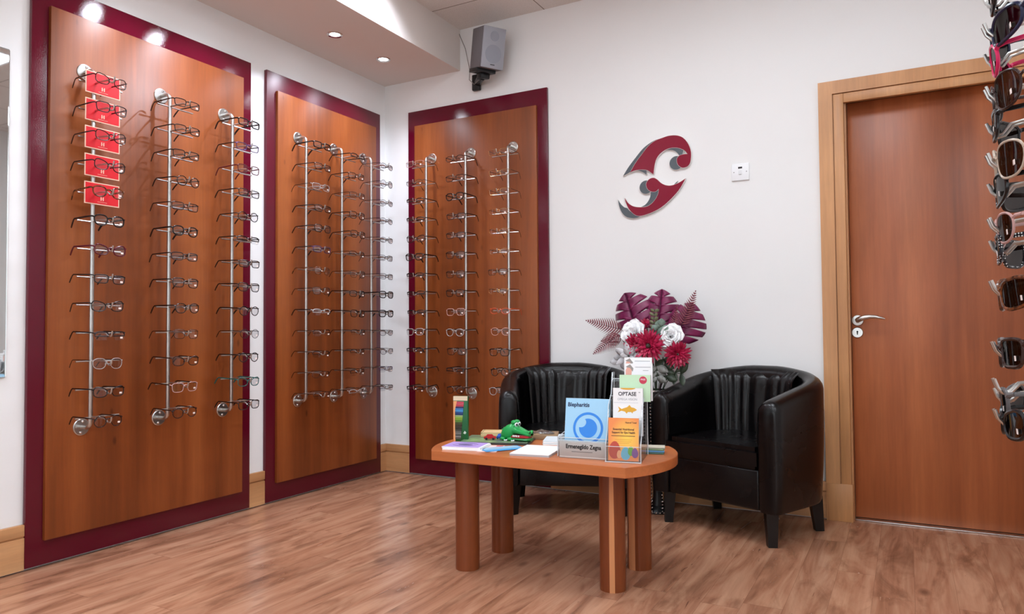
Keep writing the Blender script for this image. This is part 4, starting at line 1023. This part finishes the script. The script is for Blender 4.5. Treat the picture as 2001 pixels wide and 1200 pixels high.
DAH = [(15, 1.0, -0.10, 0.135, 0.5, 0.10), (15, 1.0, 0.15, 0.135, 0.6, 0.08), (14, 0.92, 0.42, 0.13, 0.6, 0.05), (12, 0.76, 0.72, 0.12, 0.6, 0.0), (9, 0.55, 1.0, 0.11, 0.6, -0.05)]
PEO = [(9, 1.0, 0.15, 0.42, 0.3, 0.12), (9, 0.90, 0.5, 0.40, 0.4, 0.05), (8, 0.74, 0.85, 0.36, 0.5, 0.0), (7, 0.60, 1.1, 0.30, 0.5, 0.0), (5, 0.5, 1.35, 0.24, 0.5, 0.0)]
bloom('peony', (1.792, -0.262, 0.888), 0.066, 'white ruffled bloom below the first plum leaf', WHT, (-0.25, -1, 0.35), PEO, None, 0.35, 4)
bloom('peony', (1.975, -0.262, 0.868), 0.062, 'white ruffled bloom on the door side of the bouquet', WHT, (0.25, -1, 0.35), PEO, None, 0.35, 5)
bloom('dahlia', (1.882, -0.318, 0.826), 0.080, 'crimson dahlia with a dark heart, largest and lowest in the middle', REDP, (0.02, -1, 0.05), DAH, HRT, 1.0, 6)
bloom('dahlia', (1.808, -0.310, 0.832), 0.058, 'crimson dahlia tucked beside the largest one, over the silver leaves', REDP, (-0.4, -1, 0.1), DAH, None, 1.0, 7)
bloom('dahlia', (2.020, -0.300, 0.785), 0.066, 'crimson dahlia hanging lowest on the door side', REDP, (0.35, -1, -0.15), DAH, None, 1.0, 8)
bloom('dahlia', (1.838, -0.235, 0.935), 0.032, 'small crimson bud peeping over the white bloom', REDP, (-0.1, -1, 0.5), DAH[1:], None, 1.0, 9)
POI = [(7, 1.0, 0.10, 0.24, 0.2, 0.02), (5, 0.6, 0.45, 0.2, 0.25, 0.0)]
bloom('poinsettia', (1.780, -0.325, 0.775), 0.070, 'silvery white poinsettia behind the top leaflets', SILV, (-0.1, -1, 0.15), POI, None, 0.9, 10)
def sprig(kind, pts, label, m, n, lw, seed=0, cat='foliage', leaf_r=(1, 0.8)):
    t = thing(kind, label, cat, pts[0]); b = Vector(pts[0]); P_ = [Vector(p)-b for p in pts]; rr = random.Random(seed)
    stem([SRC-b+Vector((0, 0, -0.04))]+P_, 0.0018, GST, t)
    lv = MB()
    for k in range(n):
        f = (k+0.5)/n*(len(P_)-1); i = min(len(P_)-2, int(f)); p = P_[i].lerp(P_[i+1], f-i); d = (P_[i+1]-P_[i]).normalized()
        for s in (-1, 1):
            side = d.cross(Vector((rr.uniform(-0.3, 0.3), -1, rr.uniform(-0.3, 0.3)))).normalized()*s
            tipd = (side+d*0.5+Vector((0, rr.uniform(-0.5, 0.1), 0))).normalized(); nrm = tipd.cross(d).normalized() if tipd.cross(d).length > 0.05 else Vector((0, -1, 0))
            w_ = tipd.cross(nrm).normalized(); L_ = lw*rr.uniform(0.8, 1.2)
            rows = []
            for j in range(6):
                g = j/5; hw_ = L_*0.42*leaf_r[1]*math.sin(PI*(0.04+0.93*g))
                c = p+tipd*L_*g+nrm*0.15*L_*g*g
                rows.append([c-w_*hw_, c-nrm*0.05*L_, c+w_*hw_])
            lv.grid(rows)
    o = lv.obj('leaves', m, t, sharp=0); sm = o.modifiers.new('thick', 'SOLIDIFY'); sm.thickness = 0.0008
sprig('eucalyptus_sprig', [(1.893, -0.27, 0.905), (1.895, -0.275, 0.955), (1.900, -0.275, 1.005)], 'grey-green sprig over the largest dahlia, in front of the middle plum leaf', M_leaf('sage_sprig', srgb(118, 118, 86), srgb(92, 96, 70), 0.5, 60), 5, 0.030, 1)
sprig('eucalyptus_sprig', [(1.905, -0.285, 0.890), (1.925, -0.29, 0.915), (1.945, -0.285, 0.925)], 'round-leaved eucalyptus between the two white blooms', EUC, 3, 0.042, 2, leaf_r=(1, 1.3))
sprig('silver_foliage', [(1.760, -0.285, 0.800), (1.735, -0.295, 0.770), (1.722, -0.300, 0.735)], 'silver leaves hanging beside the poinsettia on the armchair side', SILV, 3, 0.050, 3)
sprig('dark_foliage', [(1.935, -0.262, 0.770), (1.945, -0.27, 0.735), (1.952, -0.28, 0.700), (1.958, -0.29, 0.665)], 'drooping dark green leaves below the bouquet', DKG, 4, 0.055, 4)
sprig('silver_foliage', [(1.915, -0.30, 0.735), (1.918, -0.31, 0.700), (1.922, -0.315, 0.660)], 'grey leaves hanging down just beside the clear stand', M_leaf('grey_leaf', srgb(150, 152, 148), srgb(96, 100, 94), 0.45, 40), 3, 0.052, 5)
sprig('dark_foliage', [(1.985, -0.262, 0.705), (2.010, -0.27, 0.692), (2.040, -0.275, 0.688)], 'dark pointed leaf pointing to the door under the lowest dahlia', DKG, 2, 0.060, 6, leaf_r=(1, 0.6))

# ------------------------------------------------------------------ wall sign
def smooth_poly(p, sub=3, corner=50):
    n = len(p); out = []
    def ang(i):
        a = Vector(p[i])-Vector(p[i-1]); b = Vector(p[(i+1) % n])-Vector(p[i])
        return math.degrees(a.angle(b)) if a.length > 1e-6 and b.length > 1e-6 else 0
    sh = [ang(i) > corner for i in range(n)]
    for i in range(n):
        p0, p1, p2, p3 = Vector(p[i-1]), Vector(p[i]), Vector(p[(i+1) % n]), Vector(p[(i+2) % n])
        if sh[i]: p0 = p1
        if sh[(i+1) % n]: p3 = p2
        for k in range(sub):
            u = k/sub
            q = 0.5*((2*p1)+(p2-p0)*u+(2*p0-5*p1+4*p2-p3)*u*u+(3*p1-p0-3*p2+p3)*u**3)
            out.append((q.x, q.y))
    return out
up_red = [(1.692, 1.76), (1.721, 1.806), (1.756, 1.848), (1.794, 1.89), (1.832, 1.915), (1.875, 1.926), (1.907, 1.932), (1.944, 1.93), (1.976, 1.918), (1.998, 1.897), (2.015, 1.868), (2.025, 1.833), (2.024, 1.797), (2.018, 1.771), (2.003, 1.757), (1.982, 1.754), (1.966, 1.761), (1.954, 1.776), (1.95, 1.793), (1.952, 1.808), (1.965, 1.82), (1.986, 1.824), (2.007, 1.823), (1.993, 1.842), (1.97, 1.857), (1.943, 1.865), (1.915, 1.866), (1.888, 1.86), (1.859, 1.842), (1.84, 1.819), (1.831, 1.793), (1.826, 1.766), (1.822, 1.736), (1.811, 1.745), (1.79, 1.762), (1.759, 1.769), (1.73, 1.77), (1.706, 1.766)]
up_grey = [(1.65, 1.746), (1.682, 1.792), (1.722, 1.838), (1.766, 1.884), (1.814, 1.913), (1.851, 1.924), (1.879, 1.925), (1.879, 1.902), (1.813, 1.864), (1.765, 1.815), (1.735, 1.776), (1.783, 1.765), (1.783, 1.738), (1.764, 1.754), (1.735, 1.766), (1.701, 1.766), (1.672, 1.755)]
up_in = [(1.892, 1.86), (1.915, 1.866), (1.943, 1.867), (1.97, 1.858), (1.985, 1.846), (1.98, 1.824), (1.963, 1.82), (1.947, 1.842), (1.924, 1.855)]
lo_red = [(1.784, 1.697), (1.792, 1.707), (1.804, 1.715), (1.823, 1.717), (1.841, 1.707), (1.862, 1.686), (1.885, 1.672), (1.912, 1.666), (1.94, 1.67), (1.967, 1.68), (1.994, 1.695), (1.981, 1.672), (1.958, 1.638), (1.93, 1.609), (1.897, 1.58), (1.86, 1.554), (1.818, 1.535), (1.78, 1.524), (1.746, 1.519), (1.722, 1.524), (1.698, 1.543), (1.679, 1.568), (1.666, 1.597), (1.659, 1.625), (1.68, 1.593), (1.708, 1.574), (1.742, 1.566), (1.78, 1.566), (1.809, 1.579), (1.833, 1.604), (1.847, 1.631), (1.85, 1.656), (1.833, 1.643), (1.812, 1.644), (1.791, 1.657), (1.781, 1.681)]
lo_grey = [(1.619, 1.62), (1.636, 1.592), (1.655, 1.574), (1.672, 1.567), (1.689, 1.548), (1.732, 1.528), (1.746, 1.518), (1.727, 1.511), (1.698, 1.511), (1.664, 1.522), (1.64, 1.548), (1.626, 1.582)]
lo_hook = [(1.805, 1.643), (1.833, 1.643), (1.851, 1.657), (1.847, 1.626), (1.83, 1.598), (1.806, 1.575), (1.78, 1.563), (1.744, 1.566), (1.771, 1.576), (1.79, 1.595), (1.802, 1.619)]
lo_spike = [(1.953, 1.688), (1.945, 1.671), (1.929, 1.668), (1.94, 1.678)]
OX, OZ = 1.82, 1.72
sg = thing('wall_sign', 'burgundy and grey swirling emblem mounted on the white wall', 'sign', (OX, -0.001, OZ))
def grow(p, d):
    n = len(p); area = sum(p[i][0]*p[(i+1) % n][1]-p[(i+1) % n][0]*p[i][1] for i in range(n)); sg_ = 1 if area > 0 else -1
    out = []
    for i in range(n):
        a = Vector(p[i])-Vector(p[i-1]); b = Vector(p[(i+1) % n])-Vector(p[i])
        na = Vector((a.y, -a.x)).normalized()*sg_; nb = Vector((b.y, -b.x)).normalized()*sg_
        m_ = (na+nb); m_ = m_.normalized() if m_.length > 0.3 else na
        out.append((p[i][0]+m_.x*d, p[i][1]+m_.y*d))
    return out
def sign_piece(polys, name, m, front, thick=0.012):
    f = MB(); e = MB()
    for p in polys:
        q = [(x-OX, z-OZ) for x, z in p]
        f.prism(q, front-0.0012, front, 'y'); e.prism(q if len(q) < 5 else grow(q, 0.0016), front, -0.0 if thick is None else min(0.0, front+thick), 'y')
    o = f.obj(name, m, sg)
    e.obj('white_edge', MT['white_edge'], o)
ball_u = disc(0.0362, 36, (1.946, 1.784)); ball_l = disc(0.0362, 36, (1.779, 1.672))
sign_piece([smooth_poly(up_grey), smooth_poly(up_in), ball_u], 'grey_upper_swirl', MT['grey_sign'], -0.010)
sign_piece([smooth_poly(up_red)], 'burgundy_upper_swirl', MT['burg_sign'], -0.014, 0.0125)
sign_piece([smooth_poly(lo_grey), smooth_poly(lo_hook), lo_spike, ball_l], 'grey_lower_swirl', MT['grey_sign'], -0.010)
sign_piece([smooth_poly(lo_red)], 'burgundy_lower_swirl', MT['burg_sign'], -0.014, 0.0125)
# switch
t = thing('fused_switch', 'white wall switch plate with a dark window, near the sign', 'switch', (2.272, 0, 1.700))
MB().box(-0.043, 0.043, -0.010, 0, -0.043, 0.043, 0.002).obj('plate', MT['white_plastic'], t)
MB().box(-0.010, 0.010, -0.0108, -0.0099, 0.017, 0.026).obj('indicator_window', C('dark_window', 30, 26, 30, 0.2), t)
MB().box(-0.0075, 0.0075, -0.014, -0.009, -0.014, 0.008, 0.0015).obj('rocker', C('rocker_white', 226, 228, 230, 0.3), t)
for s in (-1, 1): MB().ball((s*0.031, -0.010, 0.0), 0.0028, 1, (1, 0.4, 1)).obj('screw', MT['steel_dark'], t)
# speaker
t = thing('wall_speaker', 'grey loudspeaker tilted down on a black bracket in the ceiling corner', 'speaker', (0.884, -0.150, 2.550), (math.radians(0), 0, 0))
Ms = Matrix.Rotation(math.radians(58), 4, 'Z') @ Matrix.Rotation(math.radians(12), 4, 'X')
MB().box(-0.072, 0.072, -0.052, 0.085, -0.115, 0.115, 0.005, 2, Ms).obj('cabinet', MT['speaker_side'], t)
MB().box(-0.072, 0.072, -0.066, -0.056, -0.115, 0.115, 0.004, 2, Ms).obj('grille', MT['speaker_grey'], t)
MB().lathe([(0.052, 0), (0.052, 0.001), (0, 0.001)], 28, Ms @ Matrix.Translation((0, -0.066, -0.035)) @ Matrix.Rotation(PI/2, 4, 'X')).lathe([(0.028, 0), (0.028, 0.001), (0, 0.001)], 28, Ms @ Matrix.Translation((0, -0.066, 0.065)) @ Matrix.Rotation(PI/2, 4, 'X')).obj('driver_rings', C('speaker_ring', 146, 149, 158, 0.6), t)
MB().box(-0.014, 0.014, -0.0672, -0.0655, -0.097, -0.093, 0, 2, Ms).obj('badge', MT['black'], t)
bk_ = MB().box(-0.074, 0.05, -0.02, 0.087, -0.135, -0.112, 0.003, 2, Ms).box(-0.03, 0.03, 0.01, 0.07, -0.165, -0.13, 0.006, 2, Ms)
bk_.tube([Ms @ Vector((0, 0.05, -0.15)), (-0.12, 0.09, -0.135), (-0.16, 0.140, -0.13)], 0.022, 10).box(-0.192, -0.140, 0.120, 0.149, -0.178, -0.080, 0.006)
bk_.obj('bracket', MT['black'], t)
MB().tube([(-0.305, 0.143, 0.225), (-0.25, 0.143, 0.10), (-0.21, 0.13, -0.05), (-0.19, 0.09, -0.12), (-0.13, 0.05, -0.17), Ms @ Vector((0, 0.05, -0.15))], 0.002, 6).obj('cable', C('cable_grey', 120, 112, 108), t)

# ------------------------------------------------------------------ sunglasses spinner
PX, PY = 3.2785, -2.379
n1 = (-R0_ * 0.894 + F0_ * 0.447).normalized(); n2 = (-R0_ * 0.70 + F0_ * 0.71).normalized()
sp = thing('sunglasses_spinner', 'steel sunglasses stand at the edge of the view, with hooked prongs', 'display stand', (PX, PY, 0))
MB().lathe([(0.20, 0), (0.20, 0.012), (0.19, 0.018), (0.03, 0.022), (0.0, 0.022)], 40).obj('base', MT['steel'], sp)
MB().lathe([(0.019, 0.02), (0.019, 1.72), (0.0, 1.725)], 20).obj('post', MT['steel'], sp)
hk = MB()
for s in (-1, 1):
    hk.tube([(s*0.009, -0.016, 0.0), (s*0.009, -0.10, 0.001), (s*0.009, -0.128, -0.003), (s*0.009, -0.140, -0.0165), (s*0.009, -0.150, -0.0185), (s*0.009, -0.157, -0.010), (s*0.009, -0.162, 0.004)], 0.0026, 8)
hkm = hk.mesh('prongs', MT['steel'])
def zpx(py, dep=1.15): return 0.9096+dep*(0.0315*1.0+(600-py)/1415.9)
SUN = [ # (column, pixel row of the bridge, shape, weight, colour, lens, label)
 (0, 52, 'wrap', 'bold', 'navy', 'lens_sun', 'large navy wraparound sunglasses, highest full pair on the stand'),
 (0, 178, 'big', 'mid', 'dark brown', 'lens_brown', 'large brown sunglasses above the beige pair'),
 (0, 310, 'big', 'mid', 'beige', 'lens_brown', 'beige oval-lensed sunglasses in the middle of the stand'),
 (0, 437, 'panto', 'mid', 'rose', 'lens_brown', 'dusky rose sunglasses below the beige pair'),
 (0, 560, 'wrap', 'bold', 'tortoiseshell', 'lens_sun', 'tortoiseshell cat-eye sunglasses above the empty hook'),
 (0, 680, 'square', 'bold', 'dark brown', 'lens_sun', 'dark brown sunglasses just above the empty hook'),
 (0, 812, 'cat', 'bold', 'black', 'lens_sun', 'black sunglasses lowest on the stand'),
 (1, -5, 'cat', 'bold', 'black', 'lens_sun', 'black sunglasses cut off by the top of the picture'),
 (1, 112, 'round', 'bold', 'pink', 'lens_sun', 'bright pink sunglasses between the navy and the brown pair'),
 (1, 250, 'square', 'bold', 'black', 'lens_sun', 'black square sunglasses between the brown and the beige pair'),
 (1, 370, 'wrap', 'bold', 'black', 'lens_sun', 'black wraparound sunglasses between the beige and the rose pair'),
 (1, 482, 'square', 'bold', 'polka dot', 'lens_sun', 'black polka-dot sunglasses under the rose pair'),
 (1, 770, 'cat', 'bold', 'grey', 'lens_sun', 'grey sunglasses tucked behind the lowest black pair'),
]
def col_rot(n): return math.atan2(n.x, -n.y)
for c, py, shp, wt, cl, ln, lb in SUN:
    n = (n1, n2)[c]; dep = 1.15 if c == 0 else 1.19
    z = zpx(py, dep)
    link('prongs', hkm, sp, loc=(0, 0, z), rot=(0, 0, col_rot(n)))
    ob = glasses('sunglasses', (PX+n.x*0.022, PY+n.y*0.022, z+0.001), (rg.uniform(0.02, 0.10), rg.uniform(-0.03, 0.03), col_rot(n)+rg.uniform(-0.06, 0.06)), shp, wt, cl, lb, 'sunglasses', 'sunglasses on the stand', None, ln, True, True)
    ob.scale = (1.04, 1.06, 1.12)
link('prongs', hkm, sp, loc=(0, 0, zpx(752)), rot=(0, 0, col_rot(n1)))
#@@END

# ------------------------------------------------------------------ camera and view
cd = bpy.data.cameras.new('camera'); cam = bpy.data.objects.new('camera', cd); COL.objects.link(cam)
yaw, pit, rol = math.radians(28.6057), math.radians(1.8042), math.radians(-0.4393)
F = Vector((-math.sin(yaw)*math.cos(pit), math.cos(yaw)*math.cos(pit), math.sin(pit)))
R0 = Vector((math.cos(yaw), math.sin(yaw), 0)); U0 = R0.cross(F)
R = R0*math.cos(rol)+U0*math.sin(rol); U = -R0*math.sin(rol)+U0*math.cos(rol)
M = Matrix((R, U, -F)).transposed().to_4x4(); M.translation = Vector((2.99858, -3.76597, 0.90958))
cam.matrix_world = M
cd.sensor_fit = 'HORIZONTAL'; cd.sensor_width = 36; cd.lens = 1415.88/2001*36; cd.clip_start = 0.05
SC.camera = cam
w = bpy.data.worlds.new('world'); SC.world = w; w.use_nodes = True
w.node_tree.nodes['Background'].inputs[0].default_value = (0.9, 0.85, 0.8, 1); w.node_tree.nodes['Background'].inputs[1].default_value = 0.05
SC.view_settings.view_transform = 'Standard'; SC.view_settings.look = 'None'; SC.view_settings.gamma = 1; SC.view_settings.exposure = 0.25
SC.view_settings.use_curve_mapping = False
SC.cycles.max_bounces = 8; SC.cycles.transparent_max_bounces = 24; SC.cycles.sample_clamp_indirect = 6
try:
    SC.cycles.use_denoising = True
except Exception: pass
